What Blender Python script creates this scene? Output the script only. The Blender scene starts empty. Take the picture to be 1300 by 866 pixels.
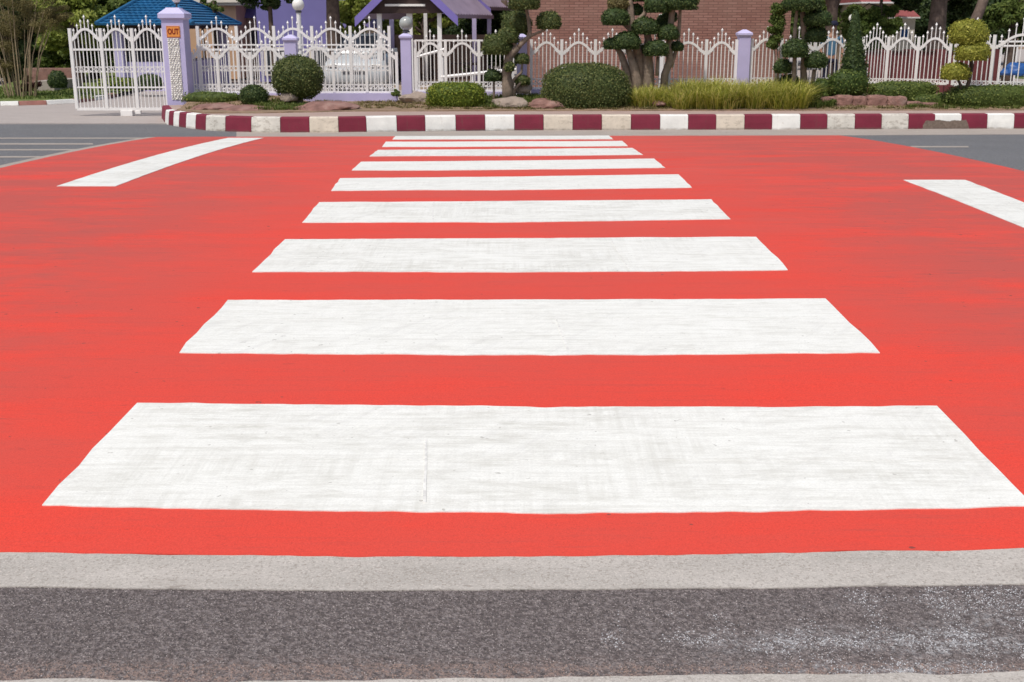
import bpy, bmesh, math, random
import numpy as np
from mathutils import Vector, noise
random.seed(7); RNG = np.random.default_rng(7)
sc = bpy.context.scene; COL = sc.collection
# ------------------------------------------------------------------ camera, sky, sun, exposure
F, CX, CY, PITCH, CAMZ = 1450.0, 650.0, 433.0, math.radians(15.3487), 1.70
cam_d = bpy.data.cameras.new('camera'); cam = bpy.data.objects.new('camera', cam_d); COL.objects.link(cam)
cam_d.sensor_width = 36; cam_d.lens = 36 * F / 1300; cam_d.clip_start = .05; cam_d.clip_end = 2000
cam_d.dof.use_dof = True; cam_d.dof.focus_distance = 5.2; cam_d.dof.aperture_fstop = 13
cam.location = (0, 0, CAMZ); cam.rotation_euler = (math.pi / 2 - PITCH, 0, 0); sc.camera = cam
SUN = Vector((-.34, -.56, .0)).normalized() * math.cos(math.radians(60)); SUN.z = math.sin(math.radians(60))
w = bpy.data.worlds.new('World'); sc.world = w; w.use_nodes = True
wn = w.node_tree; bg = wn.nodes['Background']; sky = wn.nodes.new('ShaderNodeTexSky')
sky.sky_type = 'NISHITA'; sky.sun_disc = False; sky.sun_elevation = math.radians(60)
sky.sun_rotation = math.atan2(SUN.x, SUN.y); sky.air_density = 1.0; sky.dust_density = 3.0; sky.ozone_density = .6
wn.links.new(sky.outputs[0], bg.inputs[0]); bg.inputs[1].default_value = .12
sl = bpy.data.lights.new('sun', 'SUN'); sl.energy = 2.65; sl.angle = math.radians(1.5); sl.color = (1, .955, .90)
so = bpy.data.objects.new('sun', sl); COL.objects.link(so); so.rotation_euler = (-SUN).to_track_quat('-Z', 'Y').to_euler()
sc.view_settings.view_transform = 'Standard'; sc.view_settings.look = 'None'; sc.view_settings.exposure = 0.0; sc.view_settings.gamma = 1
sc.render.engine = 'CYCLES'

# ------------------------------------------------------------------ where things stand (surveyed from the photograph)
def ray(px, py):
    a, b = (px - CX) / F, (py - CY) / F; c, s = math.cos(PITCH), math.sin(PITCH)
    return Vector((a, c - b * s, -s - b * c))
def at(px, py, Y):
    d = ray(px, py); t = Y / d.y; return Vector((d.x * t, Y, CAMZ + d.z * t))
def on(px, py, z):
    d = ray(px, py); t = (z - CAMZ) / d.z; return Vector((d.x * t, d.y * t, z))
def roadz(Y):
    return .20 - .003 * (min(max(Y, 3.4), 20.0) - 10.5) ** 2
def rd(px, py):
    z = 0
    for _ in range(12): p = on(px, py, z); z = roadz(p.y)
    return p
def sz(Y, n): return n * Y / (F * math.cos(PITCH) ** 0 ) * 1.0 / 1.0 * 1.03     # about n photo pixels at distance Y, in metres

# ------------------------------------------------------------------ materials
def nt(name):
    m = bpy.data.materials.new(name); m.use_nodes = True; n = m.node_tree
    return m, n, n.nodes['Principled BSDF']
def N(n, t, **k):
    x = n.nodes.new(t)
    for a, b in k.items():
        if a.startswith('i_'):
            x.inputs[int(a[2:]) if a[2:].isdigit() else a[2:].replace('_', ' ')].default_value = b
        else: setattr(x, a, b)
    return x
def ramp(n, fac, stops):
    r = n.nodes.new('ShaderNodeValToRGB'); e = r.color_ramp.elements
    while len(e) < len(stops): e.new(.5)
    for q, (p, c) in zip(e, stops):
        q.position = p; q.color = c if len(c) == 4 else (*c, 1)
    n.links.new(fac, r.inputs[0]); return r.outputs[0]
def coords(n, sx=1, sy=1, sz_=1):
    g = n.nodes.new('ShaderNodeTexCoord'); mp = n.nodes.new('ShaderNodeMapping'); mp.inputs['Scale'].default_value = (sx, sy, sz_)
    n.links.new(g.outputs['Object'], mp.inputs[0]); return mp.outputs[0]
def noi(n, vec, scale, detail=4, rough=.6):
    x = N(n, 'ShaderNodeTexNoise'); x.inputs['Scale'].default_value = scale; x.inputs['Detail'].default_value = detail; x.inputs['Roughness'].default_value = rough
    n.links.new(vec, x.inputs['Vector']); return x.outputs[0]
def mix(n, fac, a, b, mode='MIX'):
    x = n.nodes.new('ShaderNodeMixRGB'); x.blend_type = mode
    for i, v in enumerate((fac, a, b)):
        if hasattr(v, 'is_linked') or isinstance(v, bpy.types.NodeSocket): n.links.new(v, x.inputs[i])
        elif i == 0: x.inputs[0].default_value = v
        else: x.inputs[i].default_value = (*v, 1)
    return x.outputs[0]
def bump(n, b, h, strength, dist):
    x = n.nodes.new('ShaderNodeBump'); x.inputs['Strength'].default_value = strength; x.inputs['Distance'].default_value = dist
    n.links.new(h, x.inputs['Height']); n.links.new(x.outputs[0], b.inputs['Normal'])
BW = lambda lo, hi: [(lo, (0, 0, 0)), (hi, (1, 1, 1))]

def m_plain(name, col, var=.12, scale=6, rough=.6, bmp=.15, dirt=None, spec=.3):
    m, n, b = nt(name); v = coords(n)
    f = noi(n, v, scale, 5)
    lo = tuple(c * (1 - var) for c in col); hi = tuple(min(1, c * (1 + var)) for c in col)
    c = ramp(n, f, [(.3, lo), (.7, hi)])
    if dirt:
        f2 = noi(n, v, scale * .45, 8, .75); c = mix(n, ramp(n, f2, [(.52, (0, 0, 0)), (.72, (.8, .8, .8))]), c, dirt)
    n.links.new(c, b.inputs['Base Color']); b.inputs['Roughness'].default_value = rough; b.inputs['Specular IOR Level'].default_value = spec
    if bmp: bump(n, b, noi(n, v, scale * 8, 4), bmp, .01)
    return m

def m_white_marking():
    m, n, b = nt('white_road_paint'); v = coords(n)
    fine = noi(n, v, 110, 3, .7)
    c = ramp(n, fine, [(.3, (.73, .73, .68)), (.62, (.855, .855, .80))])
    st = noi(n, coords(n, 1.6, 55, 1), 1.0, 6, .7)          # long brush drags along the bar
    c = mix(n, ramp(n, st, [(.46, (0, 0, 0)), (.72, (.55, .55, .55))]), c, (.62, .61, .55))
    rm = coords(n, 1, 1, 1).node; rm.inputs['Rotation'].default_value = (0, 0, .55); rm2 = n.nodes.new('ShaderNodeMapping'); rm2.inputs['Scale'].default_value = (14, 1.3, 1); n.links.new(rm.outputs[0], rm2.inputs[0])
    st2 = noi(n, rm2.outputs[0], 1.0, 5, .75)         # tyre scuffs across it
    big = noi(n, v, 1.1, 4, .6)
    x = mix(n, 1.0, ramp(n, st2, BW(.50, .68)), ramp(n, big, BW(.40, .56)), 'MULTIPLY')
    s = n.nodes.new('ShaderNodeMath'); s.operation = 'MULTIPLY'; s.inputs[1].default_value = .28; n.links.new(x, s.inputs[0])
    c = mix(n, s.outputs[0], c, (.52, .51, .48))
    oi = n.nodes.new('ShaderNodeObjectInfo'); rr = N(n, 'ShaderNodeMapRange'); n.links.new(oi.outputs['Random'], rr.inputs[0])     # some bars are more worn than others
    for i, q in ((1, 0), (2, 1), (3, .15), (4, .75)): rr.inputs[i].default_value = q
    cb_ = mix(n, 1.0, ramp(n, noi(n, coords(n, 26, 1.1, 1), 1.0, 5, .7), BW(.42, .66)), ramp(n, noi(n, coords(n, .8, 2.2, 1), 1.5, 5, .65), BW(.44, .60)), 'MULTIPLY')
    cb_ = mix(n, 1.0, cb_, rr.outputs[0], 'MULTIPLY'); c = mix(n, cb_, c, (.57, .56, .50))
    gr = mix(n, 1.0, ramp(n, noi(n, coords(n, 2, 7, 1), 2.6, 8, .8), BW(.46, .62)), ramp(n, noi(n, coords(n, .7, 1.4, 1), 2.0, 4, .6), BW(.46, .58)), 'MULTIPLY')
    gr = mix(n, 1.0, gr, rr.outputs[0], 'MULTIPLY'); c = mix(n, gr, c, (.50, .485, .42))
    sp = noi(n, v, 26, 2, .5)                                # dark specks
    c = mix(n, ramp(n, sp, [(.71, (0, 0, 0)), (.75, (.7, .7, .7))]), c, (.38, .36, .32))
    sm = noi(n, coords(n, 3, 14, 1), 1.3, 6, .8)
    c = mix(n, ramp(n, sm, [(.48, (0, 0, 0)), (.72, (.65, .65, .65))]), c, (.55, .54, .475))
    n.links.new(c, b.inputs['Base Color']); b.inputs['Roughness'].default_value = .75; b.inputs['Specular IOR Level'].default_value = .2
    bump(n, b, fine, .35, .004); return m

def m_red():
    m, n, b = nt('red_road_paint'); v = coords(n)
    fine = noi(n, v, 120, 3, .7)
    c = ramp(n, fine, [(.3, (.68, .048, .028)), (.66, (.82, .072, .043))])
    big = noi(n, coords(n, .35, 1.0, 1), .9, 5, .6)
    c = mix(n, ramp(n, big, [(.42, (0, 0, 0)), (.68, (.6, .6, .6))]), c, (.62, .082, .058))
    st = noi(n, coords(n, 1.1, 26, 1), 1.0, 6, .72)
    c = mix(n, ramp(n, st, [(.54, (0, 0, 0)), (.78, (.45, .45, .45))]), c, (.42, .075, .062))
    # more worn and greyed far out, away from the bars (x) and along the far lane
    g = n.nodes.new('ShaderNodeTexCoord'); sep = n.nodes.new('ShaderNodeSeparateXYZ'); n.links.new(g.outputs['Object'], sep.inputs[0])
    mr = N(n, 'ShaderNodeMapRange'); n.links.new(sep.outputs['Y'], mr.inputs[0])
    for i, q in ((1, 5), (2, 19), (3, 0), (4, 1)): mr.inputs[i].default_value = q
    wf = noi(n, coords(n, .5, 3.2, 1), 1.6, 7, .75)
    ww = mix(n, 1.0, ramp(n, wf, BW(.36, .66)), mr.outputs[0], 'MULTIPLY')
    ab = n.nodes.new('ShaderNodeMath'); ab.operation = 'ABSOLUTE'; n.links.new(sep.outputs['X'], ab.inputs[0])   # the lanes beside the bars are more driven on
    mx_ = N(n, 'ShaderNodeMapRange'); n.links.new(ab.outputs[0], mx_.inputs[0])
    for i, q in ((1, 1.7), (2, 3.2), (3, .25), (4, 1)): mx_.inputs[i].default_value = q
    w2 = mix(n, 1.0, ramp(n, noi(n, coords(n, .6, 1.5, 1), 1.3, 6, .7), BW(.36, .56)), mx_.outputs[0], 'MULTIPLY')
    c = mix(n, ww, c, (.56, .13, .105))
    sc2 = n.nodes.new('ShaderNodeMath'); sc2.operation = 'MULTIPLY'; sc2.inputs[1].default_value = .8; n.links.new(w2, sc2.inputs[0])
    c = mix(n, sc2.outputs[0], c, (.46, .095, .075))
    dk = mix(n, 1.0, ramp(n, noi(n, coords(n, .9, 9, 1), 3.4, 6, .75), [(.57, (0, 0, 0)), (.68, (.7, .7, .7))]), mx_.outputs[0], 'MULTIPLY')
    c = mix(n, dk, c, (.26, .085, .075))
    c = mix(n, ramp(n, noi(n, v, 230, 2, .6), [(.30, (.55, .55, .55)), (.44, (0, 0, 0))]), c, (.42, .04, .03))
    c = mix(n, ramp(n, noi(n, v, 75, 3, .7), [(.60, (0, 0, 0)), (.74, (.5, .5, .5))]), c, (.36, .05, .04))
    sp = noi(n, v, 17, 2, .5)
    c = mix(n, ramp(n, sp, [(.745, (0, 0, 0)), (.77, (.8, .8, .8))]), c, (.16, .06, .05))
    sp2 = noi(n, coords(n, 1, 2.4, 1), 5.5, 5, .7)
    c = mix(n, ramp(n, sp2, [(.66, (0, 0, 0)), (.78, (.45, .45, .45))]), c, (.27, .05, .045))
    n.links.new(c, b.inputs['Base Color']); b.inputs['Roughness'].default_value = .72; b.inputs['Specular IOR Level'].default_value = .22
    bump(n, b, fine, .4, .004); return m

def m_asphalt(name, base, speck, chalk=False):
    m, n, b = nt(name); v = coords(n)
    vo = N(n, 'ShaderNodeTexVoronoi'); vo.inputs['Scale'].default_value = 95; n.links.new(v, vo.inputs[0])
    k = tuple(c * .62 for c in base)
    f = noi(n, v, 60, 4, .75)
    c = ramp(n, f, [(.32, k), (.5, base), (.62, speck)])
    rnd = n.nodes.new('ShaderNodeSeparateColor'); n.links.new(vo.outputs['Color'], rnd.inputs[0])
    c = mix(n, ramp(n, rnd.outputs[0], [(.80, (0, 0, 0)), (.9, (.75, .75, .75))]), c, speck)
    c = mix(n, ramp(n, rnd.outputs[1], [(.82, (0, 0, 0)), (.95, (.55, .55, .55))]), c, tuple(q * .4 for q in base))
    big = noi(n, v, .8, 5, .6); c = mix(n, ramp(n, big, [(.4, (0, 0, 0)), (.75, (.4, .4, .4))]), c, tuple(q * .75 for q in base))
    if chalk:   # chalky white spill on the right of the near strip
        g = n.nodes.new('ShaderNodeTexCoord'); sep = n.nodes.new('ShaderNodeSeparateXYZ'); n.links.new(g.outputs['Object'], sep.inputs[0])
        mr = N(n, 'ShaderNodeMapRange'); n.links.new(sep.outputs['X'], mr.inputs[0])
        for i, q in ((1, .35), (2, .9), (3, 0), (4, 1)): mr.inputs[i].default_value = q
        my = N(n, 'ShaderNodeMapRange'); n.links.new(sep.outputs['Y'], my.inputs[0])
        for i, q in ((1, 3.12), (2, 2.85), (3, .0), (4, 1)): my.inputs[i].default_value = q
        a = mix(n, 1.0, ramp(n, noi(n, coords(n, .8, 2.6, 1), 2.6, 5, .65), BW(.46, .62)), ramp(n, noi(n, v, 42, 5, .8), BW(.47, .60)), 'MULTIPLY')
        a = mix(n, 1.0, a, mr.outputs[0], 'MULTIPLY'); a = mix(n, 1.0, a, my.outputs[0], 'MULTIPLY')
        c = mix(n, a, c, (.46, .46, .46))
        # grit and pinkish crumbs along the near edge
        me = N(n, 'ShaderNodeMapRange'); n.links.new(sep.outputs['Y'], me.inputs[0])
        for i, q in ((1, 2.80), (2, 2.70), (3, 0), (4, 1)): me.inputs[i].default_value = q
        a = mix(n, 1.0, ramp(n, noi(n, v, 38, 4, .8), BW(.45, .6)), me.outputs[0], 'MULTIPLY')
        c = mix(n, a, c, (.25, .185, .16))
    n.links.new(c, b.inputs['Base Color']); b.inputs['Roughness'].default_value = .85; b.inputs['Specular IOR Level'].default_value = .25
    bump(n, b, vo.outputs['Distance'], .8, .008); return m

def m_concrete(name, a, bb, stain):
    m, n, b = nt(name); v = coords(n)
    c = ramp(n, noi(n, coords(n, .6, 2.0, 1), 3.0, 7, .7), [(.3, a), (.7, bb)])
    c = mix(n, ramp(n, noi(n, v, 90, 3, .8), [(.36, (.75, .75, .75)), (.5, (0, 0, 0))]), c, stain)
    c = mix(n, ramp(n, noi(n, v, 140, 2, .5), [(.54, (0, 0, 0)), (.66, (.5, .5, .5))]), c, tuple(min(1, q * 1.25) for q in bb))
    c = mix(n, ramp(n, noi(n, coords(n, 1, 2.2, 1), 9, 4, .7), [(.64, (0, 0, 0)), (.72, (.75, .75, .75))]), c, stain)
    c = mix(n, ramp(n, noi(n, coords(n, 1, 3.5, 1), 2.2, 6, .7), [(.6, (0, 0, 0)), (.75, (.6, .6, .6))]), c, stain)
    n.links.new(c, b.inputs['Base Color']); b.inputs['Roughness'].default_value = .85; b.inputs['Specular IOR Level'].default_value = .2
    bump(n, b, noi(n, v, 70, 5, .8), .5, .006); return m

def m_leaf(name, dark, mid, light, trans=.25):
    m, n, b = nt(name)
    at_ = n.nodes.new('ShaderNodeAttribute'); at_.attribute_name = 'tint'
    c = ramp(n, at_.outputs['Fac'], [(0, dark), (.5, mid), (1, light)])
    c = mix(n, ramp(n, noi(n, coords(n), 2.2, 4, .6), [(.35, (0, 0, 0)), (.7, (.55, .55, .55))]), c, mid)
    n.links.new(c, b.inputs['Base Color']); b.inputs['Roughness'].default_value = .6; b.inputs['Specular IOR Level'].default_value = .25
    t = n.nodes.new('ShaderNodeBsdfTranslucent'); n.links.new(c, t.inputs[0])
    mx = n.nodes.new('ShaderNodeMixShader'); mx.inputs[0].default_value = trans
    n.links.new(b.outputs[0], mx.inputs[1]); n.links.new(t.outputs[0], mx.inputs[2]); n.links.new(mx.outputs[0], n.nodes['Material Output'].inputs[0])
    return m

def m_brick():
    m, n, b = nt('red_brick'); g = n.nodes.new('ShaderNodeTexCoord')
    mp = n.nodes.new('ShaderNodeMapping'); mp.inputs['Rotation'].default_value = (math.pi / 2, 0, 0); n.links.new(g.outputs['Object'], mp.inputs[0])
    sep = n.nodes.new('ShaderNodeSeparateXYZ'); n.links.new(g.outputs['Object'], sep.inputs[0])
    cb = n.nodes.new('ShaderNodeCombineXYZ'); ad = n.nodes.new('ShaderNodeMath'); ad.operation = 'ADD'
    n.links.new(sep.outputs['X'], ad.inputs[0]); n.links.new(sep.outputs['Y'], ad.inputs[1]); n.links.new(ad.outputs[0], cb.inputs[0]); n.links.new(sep.outputs['Z'], cb.inputs[1])
    br = n.nodes.new('ShaderNodeTexBrick'); n.links.new(cb.outputs[0], br.inputs[0])
    br.inputs['Scale'].default_value = 1; br.inputs['Brick Width'].default_value = .25; br.inputs['Row Height'].default_value = .066
    br.inputs['Mortar Size'].default_value = .011; br.inputs['Color1'].default_value = (.235, .105, .076, 1); br.inputs['Color2'].default_value = (.33, .165, .125, 1); br.inputs['Mortar'].default_value = (.13, .055, .045, 1)
    c = mix(n, ramp(n, noi(n, coords(n), 1.2, 5, .6), [(.35, (0, 0, 0)), (.7, (.5, .5, .5))]), br.outputs[0], (.28, .17, .13))
    n.links.new(c, b.inputs['Base Color']); b.inputs['Roughness'].default_value = .85
    bump(n, b, br.outputs['Fac'], -.8, .012); return m

WHITE = m_white_marking(); RED = m_red()
SEAM = m_plain('greyed_paint_seam', (.72, .71, .665), .22, 30, .8, .2, (.80, .80, .76))
ASPH = m_asphalt('asphalt', (.135, .112, .107), (.255, .222, .212), True)
ASPH_SIDE = m_asphalt('side_road_asphalt', (.165, .165, .168), (.24, .24, .242))
CONC = m_concrete('gutter_concrete', (.40, .37, .33), (.55, .51, .46), (.28, .245, .21))
CONC_FAR = m_concrete('kerb_gutter_concrete', (.33, .29, .25), (.44, .39, .34), (.25, .2, .17))
PAVE = m_concrete('pinkish_pavement', (.34, .25, .21), (.46, .35, .30), (.33, .22, .18))
DRIVE = m_concrete('driveway_concrete', (.36, .32, .29), (.46, .41, .38), (.28, .24, .21))
def m_kerb(name, col, under, amt, grime):
    m, n, b = nt(name); v = coords(n)
    c = ramp(n, noi(n, v, 4, 5), [(.3, tuple(q * .86 for q in col)), (.7, tuple(min(1, q * 1.08) for q in col))])
    c = mix(n, ramp(n, noi(n, coords(n, 1, 1, 2.2), 7, 7, .75), [(.60 - amt, (0, 0, 0)), (.70 - amt, (.75, .75, .75))]), c, under)
    c = mix(n, ramp(n, noi(n, v, 34, 3, .6), [(.66, (0, 0, 0)), (.70, (.8, .8, .8))]), c, under)
    g = n.nodes.new('ShaderNodeTexCoord'); sep = n.nodes.new('ShaderNodeSeparateXYZ'); n.links.new(g.outputs['Object'], sep.inputs[0])
    mr = N(n, 'ShaderNodeMapRange'); n.links.new(sep.outputs['Z'], mr.inputs[0])      # splash grime along the foot of the stones
    for i, q in ((1, -.035), (2, -.068), (3, 0), (4, 1)): mr.inputs[i].default_value = q
    a = mix(n, 1.0, ramp(n, noi(n, v, 9, 5, .7), BW(.35, .65)), mr.outputs[0], 'MULTIPLY')
    c = mix(n, a, c, grime)
    st = noi(n, coords(n, 13, 13, 1.2), 1.0, 5, .7); c = mix(n, ramp(n, st, [(.58, (0, 0, 0)), (.72, (.35, .35, .35))]), c, grime)
    n.links.new(c, b.inputs['Base Color']); b.inputs['Roughness'].default_value = .7; b.inputs['Specular IOR Level'].default_value = .25
    bump(n, b, noi(n, v, 50, 4), .5, .008); return m
MAROON = m_kerb('maroon_kerb_paint', (.20, .024, .046), (.14, .055, .055), .0, (.13, .07, .06))
KWHITE = m_kerb('white_kerb_paint', (.82, .81, .76), (.58, .54, .46), -.02, (.40, .35, .29))
KCREAM = m_kerb('worn_cream_kerb_paint', (.68, .60, .49), (.44, .38, .30), .06, (.30, .25, .20))
KGREY = m_kerb('dirty_grey_kerb_paint', (.66, .63, .56), (.33, .29, .24), .08, (.22, .19, .15))
KBROWN = m_plain('faded_brick_kerb_paint', (.34, .15, .12), .2, 5, .7, .3, (.3, .2, .16))
BARE = m_plain('bare_concrete_patch', (.19, .145, .115), .3, 20, .9, .6)
SOIL = m_plain('dry_soil', (.27, .185, .12), .3, 5, .95, .8, (.20, .17, .09))
GRASSM = m_plain('lawn_green', (.13, .17, .045), .3, 8, .9, .6, (.20, .19, .08))
WIRON = m_plain('white_painted_iron', (.80, .78, .75), .05, 9, .4, .0, None, .4)
LAV = m_plain('lavender_paint', (.50, .455, .68), .06, 3, .6, .1, (.42, .38, .62))
LAVCAP = m_plain('pale_lavender_paint', (.56, .52, .76), .05, 3, .55, .1)
STONEW = m_plain('white_stone_facing', (.82, .79, .72), .12, 22, .8, .6)
VIOLET = m_plain('violet_wall_paint', (.17, .155, .36), .08, 1.5, .7, .1)
VIOLETT = m_plain('violet_trim_paint', (.20, .16, .44), .06, 3, .5, 0)
PEACH = m_plain('peach_wall_paint', (.62, .40, .25), .08, 2, .8, .1)
TAN = m_plain('tan_wall_paint', (.42, .33, .24), .1, 2, .8, .1)
CREAM = m_plain('cream_trim_paint', (.72, .66, .55), .06, 3, .6, 0)
BLUE = m_plain('blue_roof_tile', (.018, .125, .27), .25, 2.5, .45, .1, (.03, .10, .2), .4)
MAUVE = m_plain('mauve_roof_sheet', (.27, .22, .29), .15, 2, .6, .1, (.20, .16, .2))
DARKW = m_plain('dark_timber_and_shade', (.05, .03, .025), .3, 4, .7, .1)  # timber colour, also used for the shade painted into the open gables
BRICK = m_brick()
BARK = m_plain('grey_brown_bark', (.26, .20, .15), .35, 9, .9, .9, (.14, .10, .07))
BARKD = m_plain('dark_bark', (.10, .07, .055), .4, 7, .9, .9, (.05, .04, .03))
BARKM = m_plain('brown_bark', (.15, .11, .09), .4, 7, .9, .9, (.08, .06, .05))
STEM = m_plain('pale_dry_stem', (.30, .23, .14), .3, 9, .8, .3)
ROCKR = m_plain('reddish_rock', (.25, .135, .11), .35, 5, .85, .9, (.36, .26, .22))
ROCKG = m_plain('grey_beige_rock', (.33, .265, .215), .2, 5, .85, .9, (.28, .22, .17))
MAROONW = m_plain('dark_maroon_wall_paint', (.13, .035, .035), .25, 1.5, .8, .2)
GLOBE = m_plain('frosted_lamp_glass', (.82, .80, .74), .03, 4, .2, 0, None, .5)
SMOKE = m_plain('greyed_lamp_glass', (.36, .38, .36), .15, 8, .15, 0, (.2, .22, .2), .6)
METAL = m_plain('dark_iron', (.08, .08, .09), .2, 8, .4, 0)
GLASSD = m_plain('dark_window_glass', (.03, .035, .045), .1, 3, .08, 0, None, .6)
SIGNO = m_plain('orange_sign_plate', (.80, .30, .07), .06, 5, .5, 0)
SIGNR = m_plain('dark_red_lettering', (.24, .02, .012), .05, 5, .5, 0)
CARW = m_plain('silver_car_paint', (.50, .53, .54), .02, 2, .15, 0, None, .6)
RUBBER = m_plain('black_rubber', (.03, .03, .03), .1, 8, .8, 0)
BLUEP = m_plain('blue_plastic', (.02, .085, .27), .1, 4, .4, 0)
PINKR = m_plain('faded_red_roof_tile', (.30, .085, .08), .2, 5, .7, .2)
SKIN = m_plain('brown_skin', (.30, .16, .10), .05, 8, .5, 0)
TEAL = m_plain('teal_cloth', (.07, .16, .24), .15, 8, .85, .1)
NAVY = m_plain('navy_cloth', (.012, .014, .035), .15, 8, .85, .1)
L_DARK = m_leaf('dark_clipped_leaf', (.020, .040, .012), (.062, .098, .028), (.17, .21, .07))
L_MID = m_leaf('mid_green_clipped_leaf', (.035, .055, .016), (.105, .135, .038), (.26, .26, .09))
L_HEDGE = m_leaf('olive_hedge_leaf', (.04, .065, .015), (.13, .175, .035), (.28, .31, .08))
L_LIME = m_leaf('lime_hedge_leaf', (.05, .09, .010), (.16, .21, .025), (.36, .38, .05))
L_GOLD = m_leaf('golden_topiary_leaf', (.14, .15, .018), (.34, .34, .05), (.60, .56, .12))
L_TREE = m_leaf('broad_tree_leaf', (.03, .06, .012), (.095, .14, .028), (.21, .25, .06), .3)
L_TREED = m_leaf('dark_tree_leaf', (.012, .028, .008), (.034, .058, .016), (.08, .11, .03), .25)  # darkest green of the tree leaves
L_TREEL = m_leaf('yellow_green_tree_leaf', (.10, .15, .025), (.24, .29, .05), (.45, .47, .12), .35)  # brightest tree leaf, yellow-green
L_DRY = m_leaf('dry_olive_leaf', (.09, .075, .028), (.19, .16, .06), (.32, .27, .12), .3)
L_BLADE = m_leaf('yellow_green_blade', (.13, .20, .03), (.45, .45, .07), (.90, .76, .32), .3)
L_GRASS = m_leaf('green_blade', (.05, .09, .015), (.12, .17, .035), (.26, .27, .08), .3)
L_RED = m_leaf('dark_red_leaf', (.05, .015, .015), (.12, .035, .03), (.2, .07, .05), .25)

# ------------------------------------------------------------------ helpers
class M:
    def __init__(s): s.v = []; s.f = []
    def add(s, v, f):
        o = len(s.v); s.v += [tuple(q) for q in v]; s.f += [tuple(i + o for i in q) for q in f]; return s
    def box(s, x0, x1, y0, y1, z0, z1, bev=0):
        if bev:
            bm = bmesh.new(); bmesh.ops.create_cube(bm, size=1)
            for v in bm.verts: v.co = Vector(((x0 + x1) / 2 + v.co.x * (x1 - x0), (y0 + y1) / 2 + v.co.y * (y1 - y0), (z0 + z1) / 2 + v.co.z * (z1 - z0)))
            bmesh.ops.bevel(bm, geom=list(bm.edges), offset=bev, segments=2, affect='EDGES', profile=.6)
            bm.verts.index_update(); s.add([v.co for v in bm.verts], [[v.index for v in f.verts] for f in bm.faces]); bm.free(); return s
        return s.add([(x0, y0, z0), (x1, y0, z0), (x1, y1, z0), (x0, y1, z0), (x0, y0, z1), (x1, y0, z1), (x1, y1, z1), (x0, y1, z1)],
                     [(0, 3, 2, 1), (4, 5, 6, 7), (0, 1, 5, 4), (1, 2, 6, 5), (2, 3, 7, 6), (3, 0, 4, 7)])
    def bar(s, a, b, wx, wy=None):           # square bar from a to b
        return s.tube([a, b], [wx * .707, wx * .707], 4, math.pi / 4)
    def tube(s, pts, rad, n=8, rot=0, cap=True):
        pts = [Vector(p) for p in pts]; vs = []
        if not hasattr(rad, '__len__'): rad = [rad] * len(pts)
        for i, p in enumerate(pts):
            t = (pts[min(i + 1, len(pts) - 1)] - pts[max(i - 1, 0)]).normalized()
            u = Vector((0, 1, 0)) if abs(t.y) < .9 else Vector((1, 0, 0))
            a = u.cross(t).normalized(); b_ = t.cross(a)
            for k in range(n):
                g = rot + k * 2 * math.pi / n; vs.append(p + (a * math.cos(g) + b_ * math.sin(g)) * rad[i])
        fs = [(i * n + k, i * n + (k + 1) % n, (i + 1) * n + (k + 1) % n, (i + 1) * n + k) for i in range(len(pts) - 1) for k in range(n)]
        if cap: fs += [tuple(range(n))[::-1], tuple((len(pts) - 1) * n + k for k in range(n))]
        return s.add(vs, fs)
    def lathe(s, c, prof, n=16):
        c = Vector(c); vs = []
        for r, z in prof:
            for k in range(n): g = k * 2 * math.pi / n; vs.append(c + Vector((r * math.cos(g), r * math.sin(g), z)))
        fs = [(i * n + k, i * n + (k + 1) % n, (i + 1) * n + (k + 1) % n, (i + 1) * n + k) for i in range(len(prof) - 1) for k in range(n)]
        fs += [tuple(range(n))[::-1], tuple((len(prof) - 1) * n + k for k in range(n))]
        return s.add(vs, fs)
    def sqlathe(s, c, prof):                  # square section (half width, z)
        c = Vector(c); vs = []
        for r, z in prof: vs += [c + Vector((a * r, b_ * r, z)) for a, b_ in ((-1, -1), (1, -1), (1, 1), (-1, 1))]
        fs = [(i * 4 + k, i * 4 + (k + 1) % 4, (i + 1) * 4 + (k + 1) % 4, (i + 1) * 4 + k) for i in range(len(prof) - 1) for k in range(4)]
        fs += [(3, 2, 1, 0), tuple((len(prof) - 1) * 4 + k for k in range(4))]
        return s.add(vs, fs)
    def sphere(s, c, r, n=16):
        return s.lathe(c, [(r * math.sin(math.pi * max(.02, min(.98, i / 8))), -r * math.cos(math.pi * i / 8)) for i in range(9)], n)
    def build(s, name, mat, parent=None, smooth=False, tint=None):
        me = bpy.data.meshes.new(name)
        off = parent.matrix_world.translation if False else (ROOT.get(parent.name, Vector()) if parent else Vector())
        me.from_pydata([(x - off[0], y - off[1], z - off[2]) for x, y, z in s.v], [], s.f); me.update()
        return link(name, me, mat, parent, smooth)
ROOT = {}
def link(name, me, mat, parent=None, smooth=False):
    o = bpy.data.objects.new(name, me); COL.objects.link(o)
    if mat and not me.materials: me.materials.append(mat)
    if smooth: me.polygons.foreach_set('use_smooth', [True] * len(me.polygons))
    if parent: o.parent = parent; ROOT[o.name] = ROOT.get(parent.name, Vector())
    else: ROOT[o.name] = Vector()
    return o
def thing(name, label, cat, loc=(0, 0, 0), group=None):
    o = bpy.data.objects.new(name, None); COL.objects.link(o); o.location = loc; ROOT[o.name] = Vector(loc)
    o.empty_display_size = .2
    return tag(o, label, cat, group)
def tag(o, label, cat, group=None):
    o['label'] = label; o['category'] = cat
    if group: o['group'] = group
    return o
def struct(o): o['kind'] = 'structure'; return o
def stuff(o): o['kind'] = 'stuff'; return o
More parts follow.
